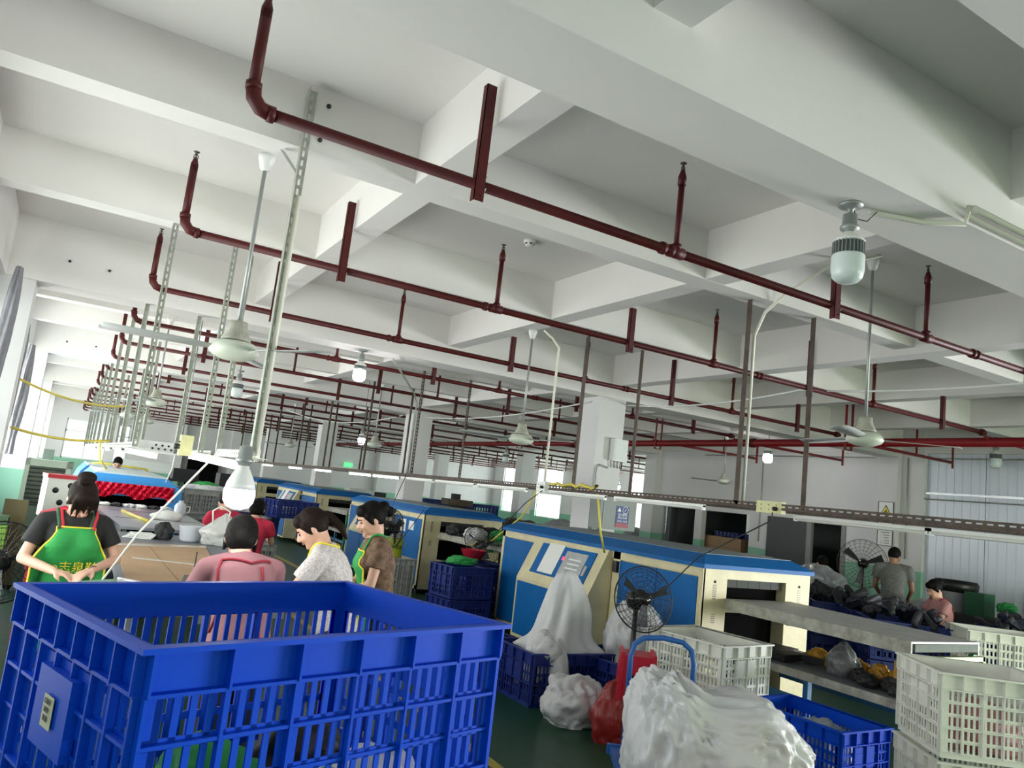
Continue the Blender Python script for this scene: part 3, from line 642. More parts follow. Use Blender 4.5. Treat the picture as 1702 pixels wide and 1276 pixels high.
def out_table(loc, L, label, full=True):
    t = empty('conveyor_table', loc, label=label, cat='table', group='conveyor tables')
    MB().box(.29, -L, 1.015, 1.17, 0, 1.03).build('belt', STEEL, t)
    mb = MB(); mb.box(.27, -L, .93, .29, 0, 1.03); mb.box(1.17, -L, .93, 1.19, 0, 1.03); mb.build('side_rail', WORN, t)
    MB().box(.31, -L-.01, .955, 1.15, -L+.02, 1.012).build('end_plate', mat('matte_grey_plate', (.22, .24, .22), .85, 0, .2, 9, spec=.1), t)
    mb = MB()
    for x in (.28, 1.14):
        mb.box(x, -L+.02, .0, x+.04, -L+.06, .93)
    mb.build('leg', GRN, t)
    mb = MB().box(.32, -L-.02, .88, .50, -L+.02, .925); mb.build('cross_bar', GRN, t)
    mb = MB().box(.50, -L-.02, .885, 1.24, -L+.02, .92); mb.box(1.21, -L-.02, .5, 1.24, -L+.02, .92); mb.build('cross_bar', LIME, t)
    if full:
        MB().box(.28, -L+.10, .565, 1.2, -.02, .58).build('shelf', GREYT, t); MB().box(.255, -L+.06, .52, .28, -.02, .585).build('shelf_edge', WORN, t)
        mb = MB().box(.30, -L, .30, .34, 0, .36); mb.box(1.1, -L, .3, 1.14, 0, .36); mb.build('lower_rail', TEAL, t)
        for y in (-.05, -L/2, ): MB().box(.30, y-.03, 0, .35, y+.02, .52).build('leg', TEAL, t)
    return t
out_table((5.39, 5.4, 0), 1.87, 'long steel outfeed table with scuffed cream edge, lower right')
out_table((5.39, 11.87, 0), 1.5, 'steel outfeed table heaped with work in front of the middle oven')
out_table((5.39, 18.2, 0), 1.5, 'steel outfeed table in front of the farther oven')
# ============================================================ CRATES
def crate_mesh(L, W, Hh, n_slat_l, n_slat_w, rows, rib_l, rib_w, band=.10, hi=True):
    """returns a dict of builders: rim, long_side x2, short_side x2, base"""
    th = .006; out = []
    def side(len_, ns, nr, solid=None):
        """wall in local x along len_, at y=0, outside towards -y"""
        m = MB(); h0, h1 = .03, Hh-band
        m.box(0, 0, h1, len_, th, Hh); m.box(0, -.022, h1-.004, len_, 0, h1+.004); m.box(0, 0, 0, len_, th, h0+.01); m.box(0, -.012, h0, len_, 0, h0+.006)
        for k in range(nr+1):
            x = len_*k/nr; x = min(max(x, .0), len_-.006)
            m.box(x-.003, -.026, h1, x+.003, 0, Hh-.006); m.box(x-.004, -.018, h0, x+.004, 0, h1)
        m.box(0, 0, h0, .045, th, h1); m.box(len_-.045, 0, h0, len_, th, h1)
        sp = len_/ns
        for k in range(1, ns): m.box(sp*k-sp*.21, 0, h0, sp*k+sp*.21, th, h1)
        dz = (h1-h0)/rows
        for k in range(1, rows):
            z = h0+dz*k; m.box(0, -(.016 if k % 2 == 0 or not hi else .006), z-.004, len_, 0, z+.004)
            m.box(0, 0, z-.011, len_, th-.001, z+.011)
        if solid: m.box(len_*solid[0], -.004, Hh-band-.16, len_*solid[1], .002, Hh-band-.02)
        return m
    return side
CRATES = {}
def crate(name, loc, rz, L, W, Hh, m, label, group, ns=(22, 15), rows=4, nr=(6, 4), band=.10, edge=None):
    key = (name, L, W, Hh, m.name, ns, rows)
    if key in CRATES: return dup(CRATES[key], loc, rz, label, group)
    t = empty(name, loc, rz, label, 'crate', group)   # origin: centre of the base
    side = crate_mesh(L, W, Hh, ns[0], ns[1], rows, nr[0], nr[1], band)
    s1 = side(L, ns[0], nr[0]).mesh('long_side', m); s2 = side(W, ns[1], nr[1], (.3, .7)).mesh('short_side', m)
    link_mesh('long_side', s1, t, (-L/2, -W/2, 0), 0); link_mesh('long_side', s1, t, (L/2, W/2, 0), PI)
    link_mesh('short_side', s2, t, (L/2, -W/2, 0), PI/2); link_mesh('short_side', s2, t, (-L/2, W/2, 0), -PI/2)
    r = MB(); o = .028; a, b = L/2, W/2
    r.box(-a-o, -b-o, Hh-.012, a+o, -b+.006, Hh); r.box(-a-o, b-.006, Hh-.012, a+o, b+o, Hh); r.box(-a-o, -b+.006, Hh-.012, -a+.006, b-.006, Hh); r.box(a-.006, -b+.006, Hh-.012, a+o, b-.006, Hh)
    r.build('rim', edge or m, t); MB().box(-a+.006, -b+.006, .0, a-.006, b-.006, .012).build('base', m, t)
    CRATES[key] = t; return t
# big blue crate in front of the camera, standing on another one
import mathutils
P = [Vector(p) for p in ((-.06, 2.43, 0), (.21, 1.67, 0), (1.23, 2.0, 0), (.97, 2.75, 0))]
cx = sum(p.x for p in P)/4; cy = sum(p.y for p in P)/4; rz = math.atan2(P[2].y-P[1].y, P[2].x-P[1].x)
BL, BW = (P[2]-P[1]).length-.05, (P[1]-P[0]).length-.05
for z, lab in ((.76, 'big bright blue slatted crate filling the lower left foreground'), (.10, 'lower blue crate that the big foreground crate stands on')):
    t = crate('plastic_crate', (cx, cy, z), rz, BL, BW, .62, CRB, lab, 'foreground blue crates', (28, 19), 5, (6, 7), .095)
big = [o for o in bpy.data.objects if o.get('label', '').startswith('big bright')][0]
lb = MB().box(-.0345, -.03, 0, .0345, .03, .0012).build('paper_label', mat('yellowed_label', (.55, .52, .38), .7), big, (-BL/2-.032, .0, .40)); lb.rotation_euler = (0, R(-90), 0)
pl = MB().cbox((0, 0, 0), (.024, .20, .17)).build('label_plate', CRB, big, (-BL/2-.016, 0, .40))
for k, tx in enumerate(('合格证', '检验', '数量')): writing('lettering', tx, .013, BLK, big, (-BL/2-.036, 0, .422-.018*k), (R(90), 0, R(-90)))
pal = MB()
for k in range(5): pal.box(cx-.5+.0, cy-.45+.2*k, .06, cx+.5, cy-.45+.2*k+.12, .09)
pal.box(cx-.48, cy-.45, 0, cx-.38, cy+.47, .06); pal.box(cx+.38, cy-.45, 0, cx+.48, cy+.47, .06)
pal.build('pallet', mat('pale_wood', (.4, .3, .18), .8), label='low wooden pallet beneath the foreground crates', cat='pallet')
# other crates
G = 'crates on the shop floor'
crate('plastic_crate', (4.92, 4.84, .37), R(98), .76, .62, .43, CRW, 'white slatted crate in front of the near oven, on top of its stack', G)
crate('plastic_crate', (4.92, 4.84, .0), R(98), .76, .62, .36, CRW, 'white slatted crate under the one in front of the near oven', G)
crate('plastic_crate', (5.27, 4.04, .0), R(92), .86, .56, .40, CRN if 0 else CRB, 'blue slatted crate on the floor under the outfeed table, lower right', G, (24, 15), 4)
crate('plastic_crate', (5.32, 2.86, .50), R(-42+7), .72, .60, .50, CRW, 'white slatted crate with pink goods at the right edge, topmost', G, (22, 16), 5)
crate('plastic_crate', (5.32, 2.86, .0), R(-42+7), .72, .60, .48, CRW, 'white slatted crate at the bottom of the right edge stack', G, (22, 16), 5)
crate('plastic_crate', (9.35, 4.78, .45), R(-40), .9, .6, .45, CRW, 'white slatted crate behind the end of the outfeed table', G, (22, 15), 4)
crate('plastic_crate', (9.35, 4.78, .0), R(-40), .9, .6, .44, CRW, 'lower white slatted crate behind the end of the outfeed table', G, (22, 15), 4)
crate('plastic_crate', (4.20, 6.02, .0), R(0), .86, .62, .45, CRN, 'navy slatted crate under the draped white sack', G)
crate('plastic_crate', (3.75, 6.9, .0), R(0), .80, .6, .38, CRN, 'navy slatted crate left of the draped white sack, by the yellow line', G)
crate('plastic_crate', (4.72, 5.75, .0), R(100), .86, .55, .42, CRN, 'navy crate behind the red stool holding a white sack', G)
for k in range(2): crate('plastic_crate', (4.72, 9.05, .41*k), R(8), .62, .5, .40, CRN, ('navy crate at the bottom of the stack before the middle oven', 'navy crate on top of the stack before the middle oven')[k], G, (12, 10), 4)
for k in range(2): crate('plastic_crate', (5.28, 9.62, .41*k), R(8), .5, .5, .40, CRN, ('lower navy crate beside the stack before the middle oven', 'upper navy crate beside the stack before the middle oven')[k], G, (12, 10), 4)
GREYC = mat('greyed_white_crate', (.55, .55, .52), .55, 0, .2, 5)
for k in range(3): crate('plastic_crate', (2.35, 14.9, .42*k), R(10), .85, .6, .42, GREYC, 'greyish crate in the tall stack left of the seated pair, %s' % ('bottom', 'middle', 'topped with green cloth')[k], G, (16, 12), 4)
crate('plastic_crate', (3.0, 14.0, 0), R(10), .85, .6, .45, GREYC, 'greyish crate at the bottom, lined with a white bag, behind the floral woman', G, (16, 12), 4)
crate('plastic_crate', (3.05, 14.0, .58), R(10), .75, .5, .40, CRN, 'navy crate lined with white bag and green cloth, behind the floral woman', G, (12, 10), 4)
crate('plastic_crate', (4.72, 11.45, 0), R(5), .55, .45, .62, GREYC, 'greyish crate carrying a lime tin by the blue doors', G, (14, 11), 5)
crate('plastic_crate', (3.6, 13.7, .95), R(20), .8, .5, .3, CRN, 'navy crate tilted up behind the floral woman', G, (12, 10), 3)
crate('plastic_crate', (-.08, 15.4, .0), R(5), .7, .5, .95, mat('violet_crate', (.06, .05, .30), .5), 'violet crate beyond the air cooler', G, (12, 10), 5)
# bins of shoes at the right
BN = 'navy bins of dark shoes at the right'
BINS = [((10.0, 7.95, .38), 'navy bin with dark shoes nearest the oven corner'), ((9.75, 7.1, .38), 'navy bin with dark shoes before the standing man'), ((9.45, 6.3, .38), 'navy bin with dark shoes between man and pink woman'),
        ((9.0, 5.72, .38), 'navy bin edge below the pink woman'), ((10.7, 5.2, .38), 'navy bin with dark shoes right of the pink woman'), ((11.15, 4.55, .38), 'navy bin of dark shoes at the far right edge'), ((11.9, 5.35, .38), 'navy slatted bin by the white panel wall')]
for (x, y, z), lab in BINS:
    crate('plastic_crate', (x, y, z), R(-42), .86, .62, .45, CRN, lab, BN, (14, 11), 4)
    crate('plastic_crate', (x, y, 0), R(-42), .86, .62, .37, CRN, 'navy crate under the '+lab, 'navy crates supporting the shoe bins', (14, 11), 4)
for k, (x, y) in enumerate(((9.95, 8.9), (10.75, 8.35))):
    for z in (0, .43): crate('plastic_crate', (x, y, z), R(-42), .86, .62, .42, CRN, 'navy crate %s under the %s hazy clear bag' % ('upper' if z else 'lower', ('left', 'right')[k]), 'navy crates under the hazy bags', (14, 11), 4)
# crates seen through the store room opening
for k, (x, y, z) in enumerate(((15.2, 14.3, .0), (15.2, 14.3, .5), (15.2, 14.3, 1.0), (15.3, 13.4, .5), (15.3, 13.4, 0), (15.3, 13.4, 1.0))):
    crate('plastic_crate', (x, y, z), R(90), .8, .6, .5, CRN, 'navy crate stacked in the dark store room', 'crates in the store room', (8, 6), 3)
for k in range(3): crate('plastic_crate', (10.4+.9*k, 22.5, .9), 0, .85, .6, .5, CRN, 'navy crate on the heap before the far windows', 'crates before the far windows', (8, 6), 3)
# ============================================================ SHOES
sh_m = mat('black_shoe_upper', (.010, .011, .015), .55, 0, .5, 30, col2=(.04, .04, .05)); so_m = mat('dark_sole', (.02, .025, .05), .6)
def shoe_proto():
    sec = [(-.13, .030, .06, .0), (-.11, .040, .085, 0), (-.06, .038, .09, 0), (0, .040, .075, .0), (.06, .048, .055, 0), (.11, .042, .04, 0), (.135, .02, .025, 0)]
    n = 10; vs = []; fs = []
    for (x, wd, h, _) in sec:
        for k in range(n):
            a = PI*k/(n-1); vs.append((x, wd*math.cos(a), .02+h*math.sin(a)))
    for i in range(len(sec)-1):
        for k in range(n-1): fs.append((i*n+k, i*n+k+1, (i+1)*n+k+1, (i+1)*n+k))
        fs.append((i*n+n-1, i*n, (i+1)*n, (i+1)*n+n-1))
    fs.append(tuple(range(n))); fs.append(tuple(range((len(sec)-1)*n+n-1, (len(sec)-1)*n-1, -1)))
    o = MB().add(vs, fs, True).build('shoe', sh_m, label='black shoe heaped among others in the navy bins', cat='shoe', group='black shoes heaped in the bins')
    s = MB().prism([(-.135, -.03), (-.05, -.04), (.06, -.052), (.13, -.03), (.142, 0), (.13, .03), (.06, .052), (-.05, .04), (-.135, .03)], 'z', 0, .024).build('sole', so_m, o); return o
random.seed(5)
shp = shoe_proto(); first = True; cnt = 0
for (x, y, z), lab in BINS:
    for k in range(17):
        lb_ = 'black shoe heaped in the '+lab.replace(' with dark shoes', '').replace(' of dark shoes', '')
        a = R(-42); u = random.uniform(-.38, .38); v = random.uniform(-.26, .26); hgt = .08*(1-(u/.43)**2)
        loc = (x+u*math.cos(a)-v*math.sin(a), y+u*math.sin(a)+v*math.cos(a), z+.40+hgt+random.uniform(0, .05)+(.06 if k > 11 else 0))
        o = shp if first else dup(shp, loc, 0); first = False; o['label'] = lb_; o['group'] = lb_.replace('black shoe', 'black shoes')
        o.location = loc; o.rotation_euler = (random.uniform(-1.2, 1.2), random.uniform(-.8, .8), random.uniform(0, 6.28))
    MB().prism([(-.4, -.28), (.4, -.28), (.4, .28), (-.4, .28)], 'z', .12, .40).build('packed_shoes', sh_m, None, (x, y, z), R(-42), label='packed dark shoes filling a navy bin', cat='shoes', kind='stuff')
# ============================================================ SACKS AND BAGS
def bag_mesh(rad, seed, sub=4, amp=.16, ridge=.06, flat=.55, neck=None, pw=1.0, detail=.02, slope=0):
    bm = bmesh.new(); bmesh.ops.create_icosphere(bm, subdivisions=sub, radius=1.0); off = Vector((seed*7.3, seed*3.1, seed*1.7))
    for v in bm.verts:
        d = v.co.normalized(); n1 = noise.noise(d*1.4+off); n2 = noise.noise(d*3.2+off*2)
        r_ = 1+amp*n1+amp*.3*n2
        w2 = Vector((n1, n2, -n1))*.8; q = Vector((d.x, d.y, d.z*.6))
        r_ += -ridge*.55*abs(noise.noise(q*2.2+off+w2))*2 - ridge*.26*abs(noise.noise(q*4.6+off*1.3+w2*2))*2 - detail*.35*abs(noise.noise(q*8+off+w2*4))*2 - detail*.22*abs(noise.noise(q*17+off+w2*7))*2
        p = Vector([math.copysign(abs(c)**pw, c) for c in d])*r_ if pw != 1 else d*r_
        if slope and p.z > -flat: p.z = -flat+(p.z+flat)*(1-slope*(p.x+.2)-.10*math.cos(p.x*5+1))
        if neck and p.z > .25:   # gather the top into folds
            t_ = (p.z-.25)/.8; ang = math.atan2(p.y, p.x); k_ = 1-t_*neck+.10*t_*math.sin(ang*9+seed)
            p.x *= max(k_, .08); p.y *= max(k_, .08); p.z += t_*.25
        if p.z < -flat: p.z = -flat + (p.z+flat)*.12; p.x *= 1.04; p.y *= 1.04
        v.co = Vector((p.x*rad[0], p.y*rad[1], (p.z+flat)*rad[2]))
    me = bpy.data.meshes.new('bag'); bm.to_mesh(me); bm.free(); me.polygons.foreach_set('use_smooth', [True]*len(me.polygons)); return me
def bag(name, loc, rad, m, label, seed, group=None, cat='bag', sub=4, rz=0, rot=None, **kw):
    me = bag_mesh(rad, seed, sub, **kw); me.materials.append(m)
    o = link_mesh(name, me, None, loc, rz, label=label, cat=cat, group=group)
    if rot: o.rotation_euler = rot
    return o
bag('woven_sack', (3.50, 3.30, .24), (.56, .42, .40), SACK, 'huge crumpled white sack lying on the blue hand truck', 3, sub=6, amp=.14, ridge=.17, rz=R(-32), detail=.09, pw=.70, slope=.24)
bag('woven_sack', (3.93, 5.30, .0), (.29, .26, .25), SACK, 'white sack slumped on the floor left of the red bag', 5, sub=5, amp=.22, ridge=.22, detail=.05)
bag('plastic_bag', (4.02, 4.86, .0), (.22, .2, .26), REDS, 'dark red plastic bag on the floor beside the blue hand truck', 8, sub=5, amp=.2, ridge=.16, neck=.3, detail=.06)
bag('woven_sack', (4.86, 5.72, .38), (.30, .26, .38), SACK, 'white sack leaning in the navy crate behind the floor fan', 11, sub=5, amp=.2, ridge=.2, detail=.05)
bag('plastic_bag', (6.02, 4.35, .585), (.15, .15, .17), mat('smoky_plastic_bag', (.20, .21, .22), .25, 0, .4, 12, bump=.5, bscale=20), 'smoky grey tied plastic bag on the lower shelf of the outfeed table', 14, sub=5, neck=.75, flat=.5, ridge=.14, detail=.06)
bag('plastic_bag', (10.0, 8.9, .88), (.62, .42, .28), mat('hazy_plastic_film', (.42, .44, .46), .25, 0, .35, 8, bump=.4, bscale=14), 'big hazy clear bag heaped behind the near oven, left one', 17, sub=5, ridge=.16)
bag('plastic_bag', (10.75, 8.35, .85), (.70, .4, .26), mat('hazy_plastic_film', (.42, .44, .46), .25), 'big hazy clear bag heaped in front of the wall fan, right one', 21, sub=5, ridge=.16)
bag('plastic_bag', (10.45, 6.35, .78), (.28, .2, .16), mat('hazy_plastic_film', (.42, .44, .46), .25), 'small hazy bag between the standing man and the pink woman', 24)
bag('plastic_bag', (3.62, 6.75, .34), (.17, .15, .16), mat('grey_film', (.30, .31, .33), .3), 'grey film bundle in the navy crate by the yellow line', 26)
# draped white sack standing over the navy crate like a ghost
def drape():
    n = 72; prof = [(0, 1.13), (.075, 1.12), (.125, 1.06), (.17, .96), (.205, .84), (.235, .72), (.25, .60), (.27, .52), (.33, .475), (.38, .44)]; vs = []; fs = []
    for i, (r_, z) in enumerate(prof):
        for k in range(n):
            a = 2*PI*k/n; w_ = .02+.055*i/len(prof); f = 1+w_*1.6*math.sin(a*7+i*.25)+w_*1.1*math.sin(a*11+1+i*.5)+.28*noise.noise(Vector((math.cos(a)*1.5, math.sin(a)*1.5, i*.35)))
            x = r_*f*math.cos(a)*1.1; y = r_*f*math.sin(a)*.75; zz = z+.02*noise.noise(Vector((x*6, y*6, z*4)))
            if i >= 8:   # front flaps hang down outside the crate
                for a0, wd, drop in ((4.15, .33, .34), (3.25, .42, .16)):
                    g = math.exp(-((a-a0)/wd)**2); y -= (.06*g if y < 0 else 0); zz -= drop*g*(1 if i == 9 else .15); x *= 1-.0*g
            vs.append((x, y, zz))
    m_ = len(prof)
    for i in range(m_-1):
        for k in range(n): fs.append((i*n+k, (i+1)*n+k, (i+1)*n+(k+1) % n, i*n+(k+1) % n))
    o = MB().add(vs, fs, True).build('woven_sack', SACK, None, (4.28, 6.05, 0), label='tall white sack draped over the navy crate in front of the console', cat='bag')
    s = o.modifiers.new('sub', 'SUBSURF'); s.levels = 1; s.render_levels = 1; s2 = o.modifiers.new('th', 'SOLIDIFY'); s2.thickness = .004
    for k, (dx, dy, z, rx, rz_, rl) in enumerate(((-.42, -.18, .40, .13, .26, 12), (-.22, -.36, .30, .11, .30, -8), (-.36, -.30, .47, .15, .12, 0))):
        me = bag_mesh((rx, .07, rz_), 200+k, 4, ridge=.2, flat=.9, detail=.06); me.materials.append(SACK); f = link_mesh('flap', me, o, (dx, dy, z-rz_*.9), R(-35)); f.rotation_euler[1] = R(rl)
drape()
# heap of grey sacks before the right windows and behind the middle oven
random.seed(11)
k_ = 0
for (x, y, z) in ((14.9, 17.4, 0), (15.6, 17.2, .0), (15.1, 17.5, .42), (16.2, 17.6, .1), (15.7, 17.4, .5), (14.6, 17.0, .35), (15.3, 17.6, .85), (16.1, 17.5, .75), (14.8, 17.8, .75), (15.7, 17.9, 1.05)):
    bag('woven_sack', (x, y, z), (.42, .34, .38), SACKG if k_ % 3 else SACK, 'stuffed grey sack heaped before the bright window behind the big column', k_+30, 'grey sacks before the window', sub=3, ridge=.2); k_ += 1
for (x, y, z) in ((7.6, 12.3, .9), (8.2, 12.0, .9), (8.4, 11.4, .9), (8.8, 11.0, .85), (7.9, 13.2, .9), (8.6, 12.6, 1.0), (9.6, 12.0, .8), (9.0, 13.0, .9), (10.2, 11.6, .7)):
    bag('woven_sack', (x, y, z), (.42, .36, .30), SACKG if k_ % 2 else mat('dark_grey_sack', (.07, .075, .08), .5, 0, .4, 6), 'dark grey sack heaped behind the middle oven', k_+30, 'sacks behind the middle oven', sub=3, ridge=.2); k_ += 1
MB().box(7.3, 10.9, 0, 10.6, 13.7, .9).build('pallet_rack', mat('dark_rack', (.05, .055, .06), .6, 0, .3, 5), label='low dark rack carrying the grey sacks behind the middle oven', cat='rack')
for i, (x, y, z, r_) in enumerate(((14.6, 12.9, 1.0, .35), (14.7, 13.4, 1.0, .3), (14.8, 12.8, 1.3, .25))):
    bag('woven_sack', (x, y, z-.3), (r_, r_, r_), mat('dim_sack', (.2, .2, .2), .6), 'dim sack just inside the store room opening', 60+i, 'sacks in the store room', sub=3)
t = MB().box(14.25, 13.2, .9, 14.6, 14.5, 1.38).build('cardboard_box', CARD, label='long cardboard box in the store room opening', cat='box')
MB().box(14.245, 13.2, 1.13, 14.25, 14.5, 1.15).build('tape', mat('brown_tape', (.25, .15, .07), .4), t)
MB().box(14.2, 12.8, 0, 14.9, 14.9, .9).build('counter', mat('dark_rack', (.05, .055, .06), .6), label='dark counter inside the store room opening', cat='counter')
# ============================================================ PEOPLE
def remesh(mb, name, m, voxel, parent, smooth=6, mats2=None):
    tmp = mb.mesh('tmp', m); o = bpy.data.objects.new('tmp', tmp); COL.objects.link(o)
    r_ = o.modifiers.new('r', 'REMESH'); r_.mode = 'VOXEL'; r_.voxel_size = voxel; r_.use_smooth_shade = True
    s = o.modifiers.new('s', 'SMOOTH'); s.factor = .5; s.iterations = smooth
    dg = bpy.context.evaluated_depsgraph_get(); me = bpy.data.meshes.new_from_object(o.evaluated_get(dg)); bpy.data.objects.remove(o); me.name = name
    me.materials.clear()
    for x in (m if isinstance(m, (list, tuple)) else [m]): me.materials.append(x)
    me.polygons.foreach_set('use_smooth', [True]*len(me.polygons)); me.polygons.foreach_set('material_index', [0]*len(me.polygons))
    return link_mesh(name, me, parent)
def V(*a): return Vector(a)
def cap(mb, p, q, r1, r2, n=14, flat0=False, flat1=False):
    p = Vector(p); q = Vector(q); d = (q-p).normalized()
    pts = []; rs = []
    if not flat0:
        for a in (80, 60, 35): pts.append(p-d*r1*math.sin(R(a))); rs.append(r1*math.cos(R(a)))
    pts.append(p); rs.append(r1); pts.append(q); rs.append(r2)
    if not flat1:
        for a in (35, 60, 80): pts.append(q+d*r2*math.sin(R(a))); rs.append(r2*math.cos(R(a)))
    mb.tube(pts, rs, n)
def loft(mb, rings, n=22):
    vs = []; fs = []
    for (c, rx, ry, tilt) in rings:
        m = Euler((tilt, 0, 0)).to_matrix()
        for k in range(n):
            a = 2*PI*k/n; ca, sa = math.cos(a), math.sin(a); e = .85
            vs.append(Vector(c)+m @ Vector((rx*math.copysign(abs(ca)**e, ca), ry*math.copysign(abs(sa)**e, sa), 0)))
    for i in range(len(rings)-1):
        for k in range(n): fs.append((i*n+k, i*n+(k+1) % n, (i+1)*n+(k+1) % n, (i+1)*n+k))
    fs.append(tuple(range(n-1, -1, -1))); fs.append(tuple(range((len(rings)-1)*n, len(rings)*n))); mb.add(vs, fs, True)
def hand(mb, wrist, dirv, palmn, s=1, curl=.5):
    """five unequal bent fingers and a thumb leaving the side of the palm"""
    d = Vector(dirv).normalized(); nrm = Vector(palmn); nrm = (nrm-d*nrm.dot(d)).normalized(); side = d.cross(nrm)*s; w_ = Vector(wrist)
    for a in (-.024, -.008, .008, .024): cap(mb, w_+side*a*.7, w_+d*.075+side*a, .014, .0115, 8)
    for a, L in ((-.028, .058), (-.010, .074), (.009, .078), (.027, .068)):
        p0 = w_+d*.08+side*a; p1 = p0+(d*math.cos(curl*.7)+nrm*math.sin(curl*.7))*L*.45; p2 = p1+(d*math.cos(curl*1.6)+nrm*math.sin(curl*1.6))*L*.33; p3 = p2+(d*math.cos(curl*2.2)+nrm*math.sin(curl*2.2))*L*.25
        cap(mb, p0, p1, .0095, .0088, 8); cap(mb, p1, p2, .0088, .008, 8); cap(mb, p2, p3, .008, .0068, 8)
    p0 = w_+d*.025+side*.03; p1 = p0+(d*.7+side*.6+nrm*.3).normalized()*.038; p2 = p1+(d*.9+side*.1+nrm*.5).normalized()*.030
    cap(mb, p0, p1, .012, .0105, 8); cap(mb, p1, p2, .0105, .008, 8)
def person(loc, rz, J, label, shirt, pants, hair, skin=SKIN, hair_style='bun', female=True, voxel=.011, sleeve=.55, seated=False, mask=None, group=None):
    t = empty('person', (loc[0], loc[1], 0), rz, label, 'person', group)
    P_ = {k: Vector(v) for k, v in J.items()}
    pel, che, nk, hd = P_['pelvis'], P_['chest'], P_['neck'], P_['head']
    pit, yw, rl = P_['headrot']; Hm = Euler((R(pit), R(rl), R(yw)), 'XYZ').to_matrix()   # pitch<0: looks down
    sw = .9 if female else 1.0
    b = MB()
    up1 = (che-pel).normalized(); tl = -math.atan2(up1.y, up1.z)
    up2 = (nk-che).normalized(); tl2 = -math.atan2(up2.y, up2.z)
    def torso(mb, g, top=True):
        rings = [(pel-up1*.10, .14*sw+g, .10+g, tl), (pel, .165*sw+g, .115+g, tl), (pel+up1*.10, .145*sw+g, .10+g, tl), (pel.lerp(che, .6), .14*sw+g, .10+g, tl), (che, .165*sw+g, .115+g, (tl+tl2)/2),
                 (che.lerp(nk, .45), .17*sw+g, .105+g, tl2), (che.lerp(nk, .78), .125*sw+g, .078+g, tl2), (nk, .060+g, .058+g, tl2)]
        loft(mb, rings)
        if female: mb.sphere(che+V(.07, .09, .02), (.065+g, .055+g, .06+g)); mb.sphere(che+V(-.07, .09, .02), (.065+g, .055+g, .06+g))
        for s in ('l', 'r'): cap(mb, nk.lerp(P_['sh_'+s], .35)-V(0, 0, .015), P_['sh_'+s], .045+g, .05*sw+g)
    torso(b, 0)
    neckt = hd + Hm @ V(0, -.02, -.07)
    cap(b, nk-up2*.05, neckt, .056, .05)
    b.sphere(hd, (.074, .093, .105), 20, mtx=Hm); b.sphere(hd+Hm @ V(0, .035, -.06), (.052, .055, .058), 16, mtx=Hm)
    b.sphere(hd+Hm @ V(0, .078, -.095), (.022, .018, .016), 10, mtx=Hm)
    cap(b, hd+Hm @ V(0, .090, .005), hd+Hm @ V(0, .108, -.030), .009, .014, 10)
    b.sphere(hd+Hm @ V(.013, .098, -.034), .0085, 8); b.sphere(hd+Hm @ V(-.013, .098, -.034), .0085, 8)
    for s in (-1, 1):
        b.sphere(hd+Hm @ V(s*.076, -.005, -.015), (.010, .020, .032), 12, mtx=Hm)
        b.sphere(hd+Hm @ V(s*.035, .068, -.035), (.026, .022, .022), 10, mtx=Hm)
    for s, sg in (('l', -1), ('r', 1)):
        sh, el, wr = P_['sh_'+s], P_['el_'+s], P_['wr_'+s]
        cap(b, sh, el, .048*sw, .038*sw); cap(b, el, wr, .038*sw, .025)
        hdir = P_.get('hd_'+s, (wr-el)); hand(b, wr, hdir, P_.get('pn_'+s, V(0, 0, -1)), -sg)
        hp = pel+V(.085*sg, 0, -.06)
        kn = P_.get('kn_'+s, V(pel.x+.09*sg, pel.y+.03, .47)); an = P_.get('an_'+s, V(pel.x+.09*sg, pel.y-.02, .08))
        cap(b, hp, kn, .082, .054); cap(b, kn, an, .054, .036); cap(b, an+V(0, -.02, -.035), an+V(0, .14, -.045), .034, .03)
    remesh(b, 'body', skin, voxel, t, 3)
    # clothes
    g = .013; c = MB(); torso(c, g)
    for s, sg in (('l', -1), ('r', 1)):
        sh, el = P_['sh_'+s], P_['el_'+s]; cap(c, sh, sh.lerp(el, sleeve), .056*sw+g*.6, .058*sw+g, 16, flat1=True)
    # open the neckline
    shirt_o = remesh(c, 'shirt', shirt, voxel, t, 4)
    bm = bmesh.new(); bm.from_mesh(shirt_o.data); kill = [v for v in bm.verts if (v.co-(nk+up2*.03)).length < .072 and (v.co-nk).dot(up2) > -.012]; bmesh.ops.delete(bm, geom=kill, context='VERTS'); bm.to_mesh(shirt_o.data); bm.free()
    p_ = MB(); loft(p_, [(pel-up1*.13, .15*sw, .12, 0), (pel-up1*.02, .175*sw, .125, 0), (pel+up1*.05, .165*sw, .118, 0)])
    for s, sg in (('l', -1), ('r', 1)):
        hp = pel+V(.085*sg, 0, -.06); kn = P_.get('kn_'+s, V(pel.x+.09*sg, pel.y+.03, .47)); an = P_.get('an_'+s, V(pel.x+.09*sg, pel.y-.02, .08))
        cap(p_, hp, kn, .096, .068); cap(p_, kn, an+V(0, 0, .03), .068, .052, flat1=True)
        MB().tube([an+V(0, -.06, -.05), an+V(0, .02, -.045), an+V(0, .11, -.055), an+V(0, .16, -.062)], [.035, .046, .045, .02], 10).build('shoe', BLKM, t)
    remesh(p_, 'trousers', pants, voxel*1.3, t, 3)
    # hair
    h = MB()
    h.sphere(hd+Hm @ V(0, -.018, .022), (.086, .098, .103), 20, mtx=Hm)
    if hair_style in ('bun', 'tail', 'bob', 'high_bun'):
        h.sphere(hd+Hm @ V(.0, .045, .065), (.066, .045, .05), 14, mtx=Hm)
        for s in (-1, 1): cap(h, hd+Hm @ V(s*.070, .03, .03), hd+Hm @ V(s*.078, .015, -.03 if hair_style != 'bob' else -.07), .022, .010, 10)
